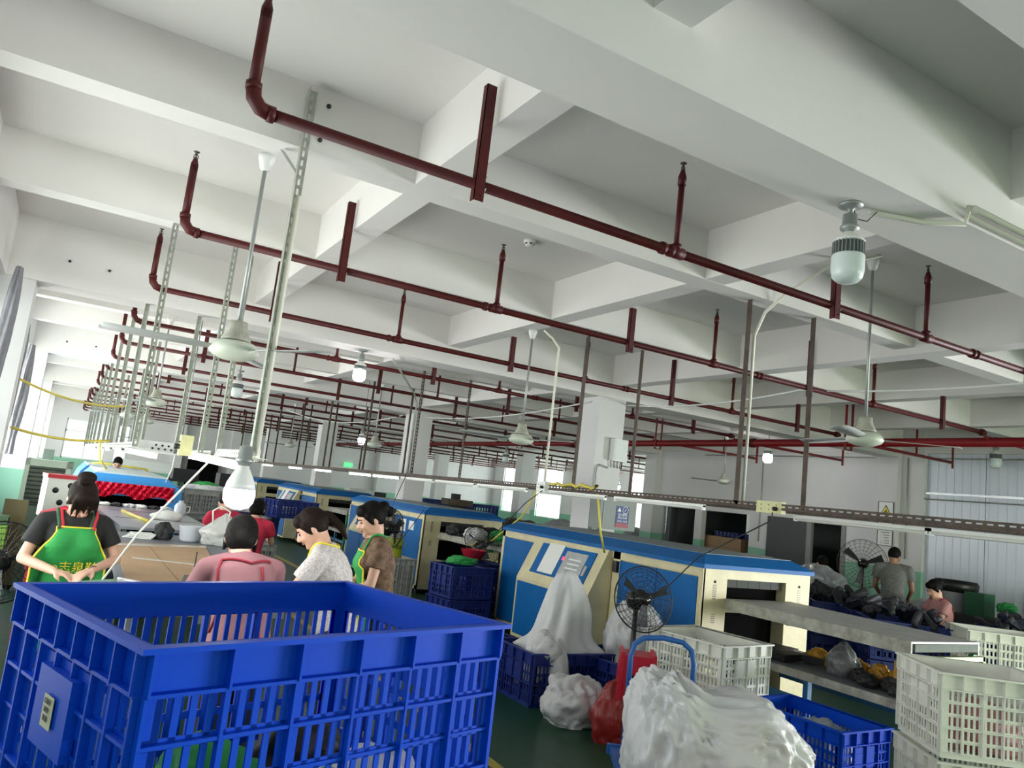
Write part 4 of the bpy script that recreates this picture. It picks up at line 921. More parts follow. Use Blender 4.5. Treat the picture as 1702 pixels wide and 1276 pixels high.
    if hair_style == 'bun': h.sphere(hd+Hm @ V(0, -.105, .045), (.05, .045, .048), 14); h.sphere(hd+Hm @ V(0, -.14, .0), (.035, .035, .04), 12)
    if hair_style == 'high_bun': h.sphere(hd+Hm @ V(0, -.075, .12), (.058, .055, .04), 14); h.sphere(hd+Hm @ V(.02, -.03, .135), (.04, .03, .02), 12); [cap(h, hd+Hm @ V(-.06+.03*k, .06, .06), hd+Hm @ V(-.07+.035*k, .112, -.03-.02*(k % 2)), .018, .006, 8) for k in range(5)]
    if hair_style == 'tail':
        h.sphere(hd+Hm @ V(0, -.11, .015), (.035, .03, .035), 12); cap(h, hd+Hm @ V(0, -.12, .01), hd+Hm @ V(0, -.15, -.09), .03, .026, 12); cap(h, hd+Hm @ V(0, -.15, -.09), hd+Hm @ V(.01, -.14, -.17), .026, .010, 12)
    if hair_style == 'bob': h.sphere(hd+Hm @ V(0, -.045, -.03), (.085, .075, .085), 16, mtx=Hm)
    if hair_style == 'short': h.sphere(hd+Hm @ V(0, .03, .06), (.07, .05, .045), 14, mtx=Hm)
    remesh(h, 'hair', hair, voxel*.75, t, 3)
    f = MB()
    for s in (-1, 1): f.sphere(hd+Hm @ V(s*.030, .083, .0), (.013, .006, .006), 10, mtx=Hm)
    f.build('eye', EYE, t)
    f = MB()
    for s in (-1, 1): f.tube([hd+Hm @ V(s*.018, .094, .018), hd+Hm @ V(s*.032, .090, .023), hd+Hm @ V(s*.048, .078, .018)], .0035, 5)
    f.build('eyebrow', hair, t)
    MB().sphere(hd+Hm @ V(0, .094, -.060), (.022, .007, .008), 10, mtx=Hm).build('mouth', LIP, t)
    return t, shirt_o, P_
def bvh_of(o): return BVHTree.FromPolygons([v.co for v in o.data.vertices], [tuple(p.vertices) for p in o.data.polygons])
def apron(t, so, pel, che, m, hw, z0, z1, letters=True, edge=YEDGE):
    bt = bvh_of(so); nu, nz = 14, 26; pts = []; last = None
    for j in range(nz+1):
        z = z0+(z1-z0)*j/nz; w_ = hw(z); row = []
        for i in range(nu+1):
            x = che.x+w_*(2*i/nu-1); hit = bt.ray_cast(Vector((x, 1.0, z)), Vector((0, -1, 0)))[0]
            y = hit.y+.012 if hit else (last[i].y if last else .1)
            if last is not None: y = last[i].y*.45+y*.55 if j < nz*.45 else max(y, last[i].y*.97)
            row.append(Vector((x, y, z)))
        if last is None or True: pts.append(row)
        last = row
    vs = [p for r_ in pts for p in r_]; n = nu+1
    fs = [(j*n+i, j*n+i+1, (j+1)*n+i+1, (j+1)*n+i) for j in range(nz) for i in range(nu)]
    a = MB().add(vs, fs, True).build('apron', m, t); s = a.modifiers.new('th', 'SOLIDIFY'); s.thickness = .004; s.offset = 1
    e = MB(); e.tube(pts[0], .006, 6); e.tube([r_[0] for r_ in pts], .007, 6); e.tube([r_[-1] for r_ in pts], .007, 6); e.build('apron_binding', edge, a)
    return a, pts
def straps(t, so, lines, ms, wd=.011):
    bt = bvh_of(so)
    for pl in lines:
        for k, m in enumerate(ms):
            out = []
            for i in range(len(pl)-1):
                for s in range(8):
                    p = Vector(pl[i]).lerp(Vector(pl[i+1]), s/8); loc, nr, _, _ = bt.find_nearest(p); out.append(loc+nr*.006+Vector((wd*1.5*(k-(len(ms)-1)/2), 0, 0)))
            MB().tube(out, wd, 6).build('strap', m, t)
DGREEN = mat('dark_green_strap', (.02, .09, .04), .7); DRED = mat('dark_red_strap', (.28, .015, .03), .7); RSTR = mat('red_strap', (.65, .03, .06), .7)
BTEE = mat('black_tshirt', (.012, .012, .013), .8, bump=.25, bscale=12)
MAUVE = mat('mauve_tshirt', (.30, .135, .15), .8, 0, .08, 6, bump=.2, bscale=10)
FLORAL = mat('white_floral_blouse', (.80, .78, .76), .8, 0, .5, 70, col2=(.42, .34, .34), bump=.2, bscale=20)
CAMO = mat('brown_leaf_print_shirt', (.26, .15, .09), .8, 0, .6, 26, col2=(.05, .03, .02))
CHECK = mat('grey_checked_polo', (.22, .22, .21), .8, 0, .5, 60, col2=(.08, .08, .08))
PCHK = mat('pink_checked_shirt', (.62, .30, .30), .8, 0, .3, 50, col2=(.45, .22, .22))
NAVYP = mat('navy_trousers', (.02, .025, .05), .8); BLKP = mat('black_trousers', (.015, .015, .016), .8)
REDT = mat('red_tshirt', (.55, .02, .06), .8); WTEE = mat('white_tshirt', (.6, .6, .6), .8)
# woman facing the camera in a green apron
J = dict(pelvis=(0, -.03, .90), chest=(0, .02, 1.155), neck=(0, .055, 1.335), head=(.0, .135, 1.435), headrot=(-52, 6, 4),
         sh_l=(-.165, .035, 1.275), sh_r=(.165, .035, 1.275), el_l=(-.27, .07, 1.06), el_r=(.25, .07, 1.05), wr_l=(-.10, .29, 1.02), wr_r=(.10, .27, 1.005), hd_l=(.55, .5, -.15), hd_r=(-.6, .5, -.1), pn_l=(.2, 0, -1), pn_r=(-.2, 0, -1))
t, so, P_ = person((.14, 5.66), R(180+8), J, 'woman facing the camera, head bowed, in black t-shirt and green apron', BTEE, NAVYP, HAIRB, hair_style='high_bun', voxel=.0095, sleeve=.62)
a, pts = apron(t, so, P_['pelvis'], P_['chest'], GREENF, lambda z: .105+.0*z if z > 1.22 else .105+min(.10, (1.22-z)*.62), 1.255, .50)
straps(t, so, [[(s*.095, .16, 1.26), (s*.10, .10, 1.33), (s*.10, .02, 1.36), (s*.09, -.08, 1.28), (s*.03, -.14, 1.1)] for s in (-1, 1)], [RSTR, DGREEN])
o = writing('lettering', '∞∞志泉鞋', .072, YEDGE, t, (.02, pts[11][7].y+.028, pts[8][7].z-.015), (R(90), 0, R(180)))
MB().lathe([(.028, -.004), (.031, 0), (.028, .004)], tuple(P_['wr_l']), 14, mtx=Euler((R(60), R(50), 0)).to_matrix()).build('bracelet', mat('wood_beads', (.3, .15, .08), .5), t)
# woman with her back to the camera in mauve
J = dict(pelvis=(0, -.02, .86), chest=(0, .05, 1.13), neck=(0, .12, 1.285), head=(.0, .185, 1.37), headrot=(-42, -20, 0),
         sh_l=(-.18, .10, 1.215), sh_r=(.18, .10, 1.215), el_l=(-.22, .22, .99), el_r=(.22, .22, .99), wr_l=(-.09, .42, .99), wr_r=(.09, .42, .99))
t, so, P_ = person((.93, 4.15), R(8), J, 'woman in a mauve t-shirt seen from behind with a thin dark red apron strap', MAUVE, BLKP, HAIR, hair_style='bob', voxel=.0095)
straps(t, so, [[(-.13, .05, 1.27), (0, -.02, 1.265), (.14, .05, 1.26)], [(-.13, .05, 1.27), (-.17, -.05, 1.05), (-.17, 0, .9)], [(.06, -.05, 1.26), (.055, -.12, 1.0), (.05, -.14, .86)]], [DRED], .007)
# woman in white floral blouse
J = dict(pelvis=(0, -.05, .86), chest=(0, .02, 1.14), neck=(0, .10, 1.325), head=(.0, .18, 1.425), headrot=(-38, 8, 0),
         sh_l=(-.17, .08, 1.26), sh_r=(.17, .08, 1.26), el_l=(-.20, .22, 1.02), el_r=(.20, .20, 1.03), wr_l=(-.08, .44, 1.03), wr_r=(.08, .43, 1.02))
t, so, P_ = person((1.56, 4.66), R(62), J, 'woman in a white floral blouse leaning left over the table, brown ponytail', FLORAL, BLKP, HAIRB, hair_style='tail', voxel=.0095)
straps(t, so, [[(-.05, .16, 1.25), (-.075, .09, 1.32), (-.05, .02, 1.325), (0, 0, 1.32), (.05, .02, 1.325), (.075, .09, 1.32), (.05, .16, 1.25)]], [YEDGE], .006)
# woman in brown leaf print with apron
J = dict(pelvis=(0, -.03, .92), chest=(0, 0, 1.17), neck=(0, .04, 1.37), head=(.0, .085, 1.49), headrot=(-25, 6, 0),
         sh_l=(-.17, .02, 1.305), sh_r=(.17, .02, 1.305), el_l=(-.20, .06, 1.06), el_r=(.20, .06, 1.06), wr_l=(-.12, .25, .98), wr_r=(.10, .25, .98))
t, so, P_ = person((2.02, 5.16), R(78), J, 'woman in a brown leaf print shirt and green apron, black hair in a bun', CAMO, BLKP, HAIR, hair_style='bun', voxel=.0095)
a, pts = apron(t, so, P_['pelvis'], P_['chest'], GREENF, lambda z: .11 if z > 1.2 else .11+min(.10, (1.2-z)*.6), 1.27, .50)
straps(t, so, [[(s*.10, .14, 1.27), (s*.09, .08, 1.36), (s*.05, -.04, 1.38)] for s in (-1, 1)], [GREENF], .008)
writing('lettering', '泉鞋', .075, YEDGE, t, (.10, pts[9][9].y+.026, 1.0), (R(90), 0, R(180)))
# standing man far right
J = dict(pelvis=(0, 0, .92), chest=(0, .0, 1.22), neck=(0, .03, 1.43), head=(.0, .07, 1.55), headrot=(-25, -20, 0),
         sh_l=(-.20, .0, 1.37), sh_r=(.20, .0, 1.37), el_l=(-.24, .05, 1.10), el_r=(.24, .05, 1.10), wr_l=(-.18, .24, .96), wr_r=(.18, .24, .96))
person((10.5, 6.85), R(-62), J, 'man in a grey checked polo shirt standing behind the shoe bins', CHECK, BLKP, HAIR, SKIN2, 'short', False, voxel=.014)
# seated woman in pink far right
J = dict(pelvis=(0, 0, .58), chest=(0, .05, .88), neck=(0, .10, 1.08), head=(.0, .15, 1.20), headrot=(-30, 8, 0), kn_l=(-.12, .40, .55), kn_r=(.12, .40, .55), an_l=(-.12, .38, .10), an_r=(.12, .38, .10),
         sh_l=(-.175, .08, 1.01), sh_r=(.175, .08, 1.01), el_l=(-.21, .20, .80), el_r=(.21, .20, .80), wr_l=(-.10, .42, .84), wr_r=(.10, .42, .84))
t, so, P_ = person((10.25, 5.95), R(62), J, 'seated woman in a pink checked shirt with dark red apron straps, far right', PCHK, BLKP, HAIR, SKIN, 'bun', True, voxel=.014)
straps(t, so, [[(-.14, .0, 1.04), (0, -.06, .95), (.14, .0, 1.04)], [(-.10, .12, 1.05), (-.12, .0, 1.06), (-.05, -.1, .8)], [(.10, .12, 1.05), (.12, 0, 1.06), (.05, -.1, .8)]], [DRED], .010)
t = empty('stool', (10.25, 5.95, 0), label='dark plastic stool beneath the seated pink woman', cat='stool')
MB().box(-.15, -.15, .40, .15, .15, .44).build('seat', BLK, t)
for a in (-1, 1):
    for b_ in (-1, 1): MB().bar((.14*a, .14*b_, 0), (.11*a, .11*b_, .4), .03).build('leg', BLK, t)
# person behind the hazy bags
J2 = dict(J); J2['headrot'] = (-50, 20, 0)
t, so, P_ = person((11.5, 8.9), R(150), dict(J2, pelvis=(0, 0, .68), chest=(0, .05, .98), neck=(0, .10, 1.16), head=(0, .17, 1.25), sh_l=(-.17, .08, 1.1), sh_r=(.17, .08, 1.1), el_l=(-.2, .2, .9), el_r=(.2, .2, .9), wr_l=(-.1, .4, .9), wr_r=(.1, .4, .9)), 'person in a white t-shirt bent low behind the hazy bags', WTEE, BLKP, HAIR, SKIN, 'short', True, voxel=.018)
# pair in red at the next table, and one farther away
J3 = dict(J, pelvis=(0, 0, .72), chest=(0, .04, 1.0), neck=(0, .10, 1.18), head=(0, .16, 1.285), headrot=(-35, 0, 0), sh_l=(-.17, .08, 1.12), sh_r=(.17, .08, 1.12), el_l=(-.2, .2, .92), el_r=(.2, .2, .92), wr_l=(-.1, .42, .95), wr_r=(.1, .42, .95))
person((1.95, 8.9), R(-25), J3, 'person with black bobbed hair and a red shirt seated beyond the table', REDT, BLKP, HAIR, SKIN, 'bob', True, voxel=.014)
person((1.86, 9.9), R(10), J3, 'person with brown hair in red partly hidden behind the bobbed head', REDT, BLKP, HAIRB, SKIN, 'short', True, voxel=.018)
person((.95, 16.35), R(170), dict(J3, headrot=(-30, 0, 0), pelvis=(0, 0, .95), chest=(0, .02, 1.24), neck=(0, .06, 1.42), head=(0, .12, 1.53), sh_l=(-.17, .05, 1.36), sh_r=(.17, .05, 1.36), el_l=(-.22, .1, 1.1), el_r=(.22, .1, 1.1), wr_l=(-.1, .35, 1.08), wr_r=(.1, .35, 1.08), kn_l=(-.09, .03, .5), kn_r=(.09, .03, .5), an_l=(-.09, 0, .08), an_r=(.09, 0, .08)), 'person in black working far down the line above the blue hood', BTEE, BLKP, HAIR, SKIN, 'short', True, voxel=.02)
# ============================================================ WORK LINE ON THE LEFT
t = empty('work_table', (0, 0, 0), label='long dark grey work table covered with cardboard between the women', cat='table')
mb = MB().prism([(.43, 4.6), (1.27, 4.6), (1.60, 6.6), (1.70, 8.9), (.62, 8.9), (.46, 6.6)], 'z', .90, .945); mb.build('tabletop', GREYT, t)
for x, y in ((.48, 4.7), (1.2, 4.7), (.7, 8.7), (1.6, 8.7)): MB().box(x-.03, y-.03, 0, x+.03, y+.03, .90).build('leg', GREYT, t)
t = MB().prism([(.47, 4.9), (1.05, 4.9), (1.32, 7.9), (.54, 7.7)], 'z', .947, .957).build('cardboard_sheet', CARD, label='brown cardboard sheet taped flat over the work table', cat='cardboard')
mb = MB(); mb.box(.80, 4.95, .9571, .803, 7.7, .9585); mb.build('crease', mat('dark_crease', (.10, .06, .03), .8), t)
mb = MB(); mb.prism([(.5, 7.45), (1.31, 7.72), (1.32, 7.82), (.5, 7.58)], 'z', .9575, .961); mb.prism([(.6, 6.6), (1.1, 6.35), (1.1, 6.42), (.6, 6.68)], 'z', .9575, .960); mb.build('tape', mat('shiny_tape', (.75, .70, .62), .15, .1, .2, 30), t)
# metal conveyor towards the hood
t = empty('feed_conveyor', (0, 0, 0), label='bare metal feed conveyor running to the bright blue hood', cat='conveyor')
SHEET = mat('bright_sheet_metal', (.62, .65, .68), .28, .75, .2, 3, col2=(.40, .42, .46))
MB().prism([(.66, 9.0), (1.66, 9.0), (1.60, 12.6), (.46, 12.6)], 'z', .96, .99).build('belt', SHEET, t)
mb = MB(); mb.add([(.66, 9, .55), (.66, 9, 1.0), (.46, 12.6, 1.0), (.46, 12.6, .55), (.64, 9, .55), (.64, 9, 1.0), (.44, 12.6, 1.0), (.44, 12.6, .55)], [(0,1,2,3),(7,6,5,4),(0,4,5,1),(1,5,6,2),(2,6,7,3),(3,7,4,0)]); mb.build('side_plate', SHEET, t)
for y in (10.2, 11.4): MB().box(.66, y, .989, 1.62, y+.01, .993).build('seam', BLK, t)
for x, y in ((.7, 9.1), (1.6, 9.1), (.55, 12.4), (1.55, 12.4)): MB().box(x-.02, y-.02, 0, x+.02, y+.02, .96).build('leg', GALV, t)
def hood(y, label, sc=1, L=3.2):
    t = empty('oven_hood', (0, y, 0), label=label, cat='machine', group='bright blue oven hoods')
    o = [(.30, .10), (.30, 1.20), (.44, 1.42), (1.46, 1.42), (1.66, 1.24), (1.66, .10)]
    mb = MB(); mb.prism([(.30, 1.12), (.36, 1.30), (.46, 1.42), (1.44, 1.42), (1.66, 1.26), (1.66, 1.12)], 'y', 0, L)
    mb.box(.30, 0, 0, .44, L, 1.12); mb.box(1.50, 0, 0, 1.66, L, 1.12); mb.build('hood', BLUEL, t)
    MB().box(.44, .3, .5, 1.5, .35, 1.12).build('mouth_shade', DARK, t)  # black slab stands in for the shade under the hood
    MB().box(.47, .02, 1.42, 1.42, L-.1, 1.445).build('roof_plate', mat('pale_roof_plate', (.62, .70, .72), .35, .3, .2, 5), t)
    return t
hood(12.6, 'bright blue oven hood with red foil hanging on its front, left'); hood(17.0, 'second bright blue oven hood behind the first, yellow hose on top')
def foil():
    n = 44; vs = []; fs = []
    for i in range(n+1):
        x = .44+1.10*i/n
        for j in range(9):
            z = 1.30-.022*j-.03*math.sin(i*.31)*(j/8) - (.05*abs(noise.noise(Vector((i*.45, 0, 0)))) if j == 8 else 0)
            y = 12.56+.03*math.sin(i*1.7+j)+.03*noise.noise(Vector((i*.5, j*.7, 3)))-.02*j/8*2; vs.append((x, y, z))
    for i in range(n):
        for j in range(8): a = i*9+j; fs.append((a, a+1, a+10, a+9))
    o = MB().add(vs, fs, False).build('foil_curtain', RUG, label='crinkled shiny red foil hanging over the mouth of the blue hood', cat='foil'); s = o.modifiers.new('th', 'SOLIDIFY'); s.thickness = .008
foil()
cable([(.55, 17.2, 1.47), (.7, 17.1, 1.49), (1.2, 17.05, 1.47), (1.5, 17.1, 1.46), (1.7, 17.2, 1.3)], .022, YHOSE, 'yellow hose lying on the second blue hood', 'hose', cat='hose')
cable([(.45, 13.0, 1.9), (.5, 13.0, 1.6), (.62, 13.2, 1.47)], .016, YHOSE, 'yellow hose dropping behind the first blue hood', 'hose', cat='hose')
cable([(1.42, 12.2, 1.9), (1.43, 12.3, 1.6), (1.40, 12.5, 1.38)], .01, WPLAS, 'white cable dropping to the right end of the red foil', 'cable')
# things on the table
t = empty('paper_stack', (.78, 8.35, .947), R(-15), 'stack of white insole sheets at the far left of the work table', 'sheets')
for k in range(4): MB().cbox((.01*k, .01*(k % 2), .006+.012*k), (.26-.02*k, .20, .009), R(7*k)).build('sheet', WPLAS, t)
def crumple(name, loc, rad, m, label, cat, seed, group=None): return bag(name, loc, rad, m, label, seed, group, cat, sub=4, ridge=.3, amp=.25, detail=.1)
crumple('cloth_scraps', (1.0, 8.35, .95), (.10, .09, .12), BLKM, 'black cloth scraps bunched beside the white basin', 'cloth', 71)
t = empty('plastic_tub', (1.24, 8.3, .947), R(10), 'translucent white plastic tub on the work table', 'tub')
MB().lathe([(.085, 0), (.10, .02), (.115, .15), (.118, .155), (.10, .15), (.085, .02)], (0, 0, 0), 20).build('tub', mat('milky_plastic', (.62, .64, .70), .3), t)
MB().lathe([(.09, .05), (.05, .10), (.01, .12)], (0, 0, 0), 12).build('contents', WPLAS, t)
bag('plastic_bag', (1.52, 8.15, .95), (.23, .17, .17), mat('clear_bag_film', (.60, .60, .58), .2), 'clear plastic bag of pale shavings with knotted handles on the work table', 73, neck=.7, sub=5, ridge=.15)
MB().tube([(1.40, 8.1, 1.15), (1.38, 8.1, 1.28), (1.45, 8.1, 1.33), (1.55, 8.12, 1.28), (1.53, 8.12, 1.15)], .008, 6).build('bag_handle', WPLAS, [o for o in bpy.data.objects if o.get('label', '').startswith('clear plastic bag of pale')][0]).matrix_parent_inverse = Matrix.Translation((-1.52, -8.15, -.95))
t = empty('plastic_jug', (1.50, 11.3, .99), 0, 'small translucent white jug at the right of the metal conveyor', 'jug')
MB().lathe([(.07, 0), (.075, .02), (.075, .13), (.05, .165), (.03, .175), (.03, .2)], (0, 0, 0), 16).build('jug', mat('milky_plastic', (.62, .64, .70), .3), t); MB().tube([(.07, 0, .12), (.12, 0, .13), (.12, 0, .05), (.075, 0, .04)], .009, 6).build('handle', WPLAS, t)
bag('plastic_bag', (1.25, 10.4, .99), (.2, .16, .07), WPLAS, 'white crumpled film lying on the metal conveyor', 75)
t = MB().tube([(.80, 11.2, 1.0), (.84, 10.6, 1.01), (.93, 10.1, 1.0), (.97, 9.7, 1.01)], .022, 6).build('foam_strip', YHOSE, label='twisted yellowish strip lying on the left of the metal conveyor', cat='strip')
for k in range(6): crumple('cloth_scraps', (.62+.16*k, 12.2, .99), (.10, .1, .035), (WPLAS, BLKM, SACK)[k % 3], ('white', 'black', 'pale')[k % 3]+' scraps under the red foil, %s from the left' % words_[k].replace('nearest', 'first'), 'cloth', 80+k, 'scraps under the red foil')
random.seed(21)
MGR = mat('sage_green_sole', (.25, .42, .28), .5, 0, .2, 12)
for k, (x, y, m, l) in enumerate(((.30, 4.98, MGR, 'sage green sole piece in the hands of the black-clad woman'), (.42, 4.95, SACK, 'white shoe part beside the sage green sole'), (.5, 5.05, SACK, 'white cut-out part at the left edge of the cardboard'), (1.15, 4.75, MGR, 'sage green sole by the hands of the floral woman'), (1.28, 4.85, MGR, 'long sage green sole on the right of the table'))):
    o = MB().prism([(-.13, -.03), (-.05, -.045), (.05, -.05), (.13, -.03), (.145, 0), (.13, .03), (.05, .04), (-.05, .03), (-.13, .035)], 'z', 0, .03).build('shoe_sole', m, None, (x, y, .985), R(30+47*k), label=l, cat='sole', group='shoe parts on the work table'); o.rotation_euler[0] = R((-20, 12, 8, -15, 10)[k])
t = empty('tape_dispenser', (.80, 5.0, .958), R(20), 'black tape dispenser standing on the cardboard', 'dispenser')
MB().prism([(-.08, 0), (.08, 0), (.08, .03), (.03, .05), (.01, .11), (-.04, .11), (-.06, .03), (-.08, .02)], 'y', -.03, .03).build('body', BLK, t); MB().tube([(0, 0, .1), (.0, .0, .25)], .004, 5).build('spindle', BLK, t)
MB().tube([(1.0, 4.85, .97), (1.12, 4.92, 1.0), (1.22, 4.95, 1.0)], [.012, .016, .02], 8).build('air_gun', STEEL, label='small steel air gun lying before the floral woman', cat='tool')
# left wall things
t = empty('air_cooler', (-.10, 11.0, 0), R(-4), 'tall olive green evaporative air cooler beside the left column', 'cooler')
OLIVE = mat('olive_grey_plastic', (.12, .16, .12), .5, 0, .2, 8)
MB().box(-.24, -.2, .1, .24, .2, 1.0).build('tank', OLIVE, t); mb = MB().box(-.24, -.2, 1.0, -.19, .2, 1.55); mb.box(.19, -.2, 1.0, .24, .2, 1.55); mb.box(-.24, -.2, 1.47, .24, .2, 1.55); mb.box(-.19, .0, 1.0, .19, .2, 1.5); mb.build('housing', mat('pale_grey_green', (.42, .50, .42), .5), t)
mb = MB()
for k in range(9): mb.box(-.19, -.18, 1.03+.05*k, .19, -.14, 1.045+.05*k)
mb.build('louvre', BLK, t)
for k in (-1, 1): MB().tube([(.18*k, -.12, .05), (.18*k, -.08, .05)], .05, 10).build('caster', BLK, t)
MB().box(-.40, 9.02, .35, -.20, 9.07, 1.17).build('board', mat('olive_board', (.14, .12, .05), .6), label='olive brown board leaning at the left column', cat='board')
t = empty('fire_extinguisher', (-.56, 8.75, 1.05), 0, 'red fire extinguisher at the left column, cut by the frame', 'extinguisher')
MB().lathe([(.06, 0), (.07, .02), (.07, .36), (.05, .42), (.02, .45), (.02, .48)], (0, 0, 0), 18).build('cylinder', mat('fire_red', (.55, .01, .02), .3), t); MB().cbox((0, -.02, .50), (.03, .1, .03)).build('handle', BLK, t)
t = empty('extinguisher_box', (-.46, 8.65, 0), 0, 'green and yellow box below the fire extinguisher', 'box')
MB().box(-.2, -.12, .74, .14, .12, 1.02).build('box', mat('lime_green_box', (.20, .42, .03), .5), t); MB().box(-.2, -.125, .96, .14, .125, 1.04).build('lid', mat('dark_green_lid', (.05, .12, .05), .5), t); MB().box(-.2, -.1, 0, .12, .1, .74).build('stand', OLIVE, t)
MB().lathe([(.05, -.002), (.05, .002)], (-.13, -.124, .87), 16, mtx=Euler((R(90), 0, 0)).to_matrix()).build('emblem', mat('salmon_print', (.8, .3, .2), .5), t)
MB().lathe([(.13, 0), (.16, .02), (.17, .26), (.15, .28)], (.16, 6.62, .0), 18).build('waste_bin', BLK, label='black waste bin on the floor behind the black-clad woman', cat='bin')
t = empty('plastic_chair', (.15, 8.4, 0), R(170), 'red plastic chair back behind the bowed woman', 'chair')
RPL = mat('red_plastic', (.55, .015, .04), .35)
MB().tube([(-.22, .18, .66), (-.23, .2, .93), (-.17, .22, 1.12), (0, .23, 1.18), (.17, .22, 1.12), (.23, .2, .93), (.22, .18, .66)], .028, 8).build('backrest', RPL, t)
mb = MB(); 
for k in range(3): mb.box(-.19, .19, .74+.12*k, .19, .21, .80+.12*k)
mb.build('slat', RPL, t); MB().box(-.23, -.23, .62, .23, .22, .66).build('seat', RPL, t)
for a in (-1, 1):
    for b_ in (-1, 1): MB().bar((.22*a, .2*b_, 0), (.2*a, .18*b_, .62), .035).build('leg', RPL, t)
t = empty('carton', (.06, 10.1, 0), R(8), 'white carton printed with dark discs beside the air cooler', 'box')
MB().box(-.17, -.2, .95, .17, .2, 1.38).build('carton', WPLAS, t); MB().box(-.18, -.21, 1.38, .18, .21, 1.42).build('lid', RPL, t); MB().box(-.15, -.18, 0, .15, .18, .95).build('stand', GREYT, t)
mb = MB()
for x, z in ((-.08, 1.25), (.06, 1.31), (-.02, 1.12), (.10, 1.16)): mb.lathe([(.032, -.003), (.032, .002)], (x, -.2, z), 12, mtx=Euler((R(90), 0, 0)).to_matrix())
mb.build('printed_disc', BLK, t)
random.seed(3)
for k in range(9): crumple('black_bundle', (.18+.05*(k % 3), 10.5+.45*k, 1.0+.05*(k % 2)), (.10, .14, .10), BLKM, 'black bundle of uppers heaped left of the blue hood', 'bundle', 90+k, 'black bundles left of the hood')
MB().box(.1, 10.2, 0, .34, 14.8, .98).build('side_bench', GREYT, label='narrow bench of black bundles left of the blue hood', cat='bench')
# gathered grey curtains on the left columns
def curtain(x, y, z0, z1, label, seed, fat=.07):
    n = 22; vs = []; fs = []; m_ = 14
    for i in range(m_+1):
        f = i/m_; z = z1+(z0-z1)*f; r_ = fat*(.55+.5*abs(math.sin(f*PI*1.15))+.25*noise.noise(Vector((f*4, seed, 0))))
        for k in range(n):
            a = 2*PI*k/n; q = 1+.28*math.sin(a*6+f*5+seed); vs.append((x+r_*.8*q*math.cos(a)-.02*f, y+r_*2.0*q*math.sin(a), z))
    for i in range(m_):
        for k in range(n): fs.append((i*n+k, i*n+(k+1) % n, (i+1)*n+(k+1) % n, (i+1)*n+k))
    MB().add(vs, fs, True).build('curtain', mat('grey_curtain', (.30, .30, .33), .7, 0, .3, 14), label=label, cat='curtain', group='gathered grey curtains')
curtain(-.56, 9.75, 1.5, 3.0, 'gathered grey curtain hanging just past the first left column', 1, .05)
curtain(-.60, 12.3, 1.55, 3.05, 'gathered grey curtain bundled midway to the next left column', 4, .08)
curtain(-.62, 8.2, 1.9, 3.3, 'gathered grey curtain at the very left edge of the picture', 7, .06)
MB().box(-1.0, 2.6, 3.0, -.86, 8.9, 3.3).build('curtain_pelmet', FRAME, label='white pelmet box over the left windows', cat='pelmet')
t = empty('panel_board', (.9, 9.4, 1.78), R(4), 'white control panel with knobs hung beyond the left tube lamps', 'panel')
MB().box(-.25, 0, 0, .25, .04, .13).build('board', WPLAS, t)
mb = MB()
for k in range(9): mb.lathe([(.012, -.01), (.012, .005)], (-.05+.033*k, -.003, .05+.04*(k % 2)), 8, mtx=Euler((R(90), 0, 0)).to_matrix())
mb.build('knob', BLK, t)
for x in (-.24, .24): MB().tube([(x, .02, .13), (x, .02, 1.7)], .008, 6).build('hanger_rod', GREYROD, t)
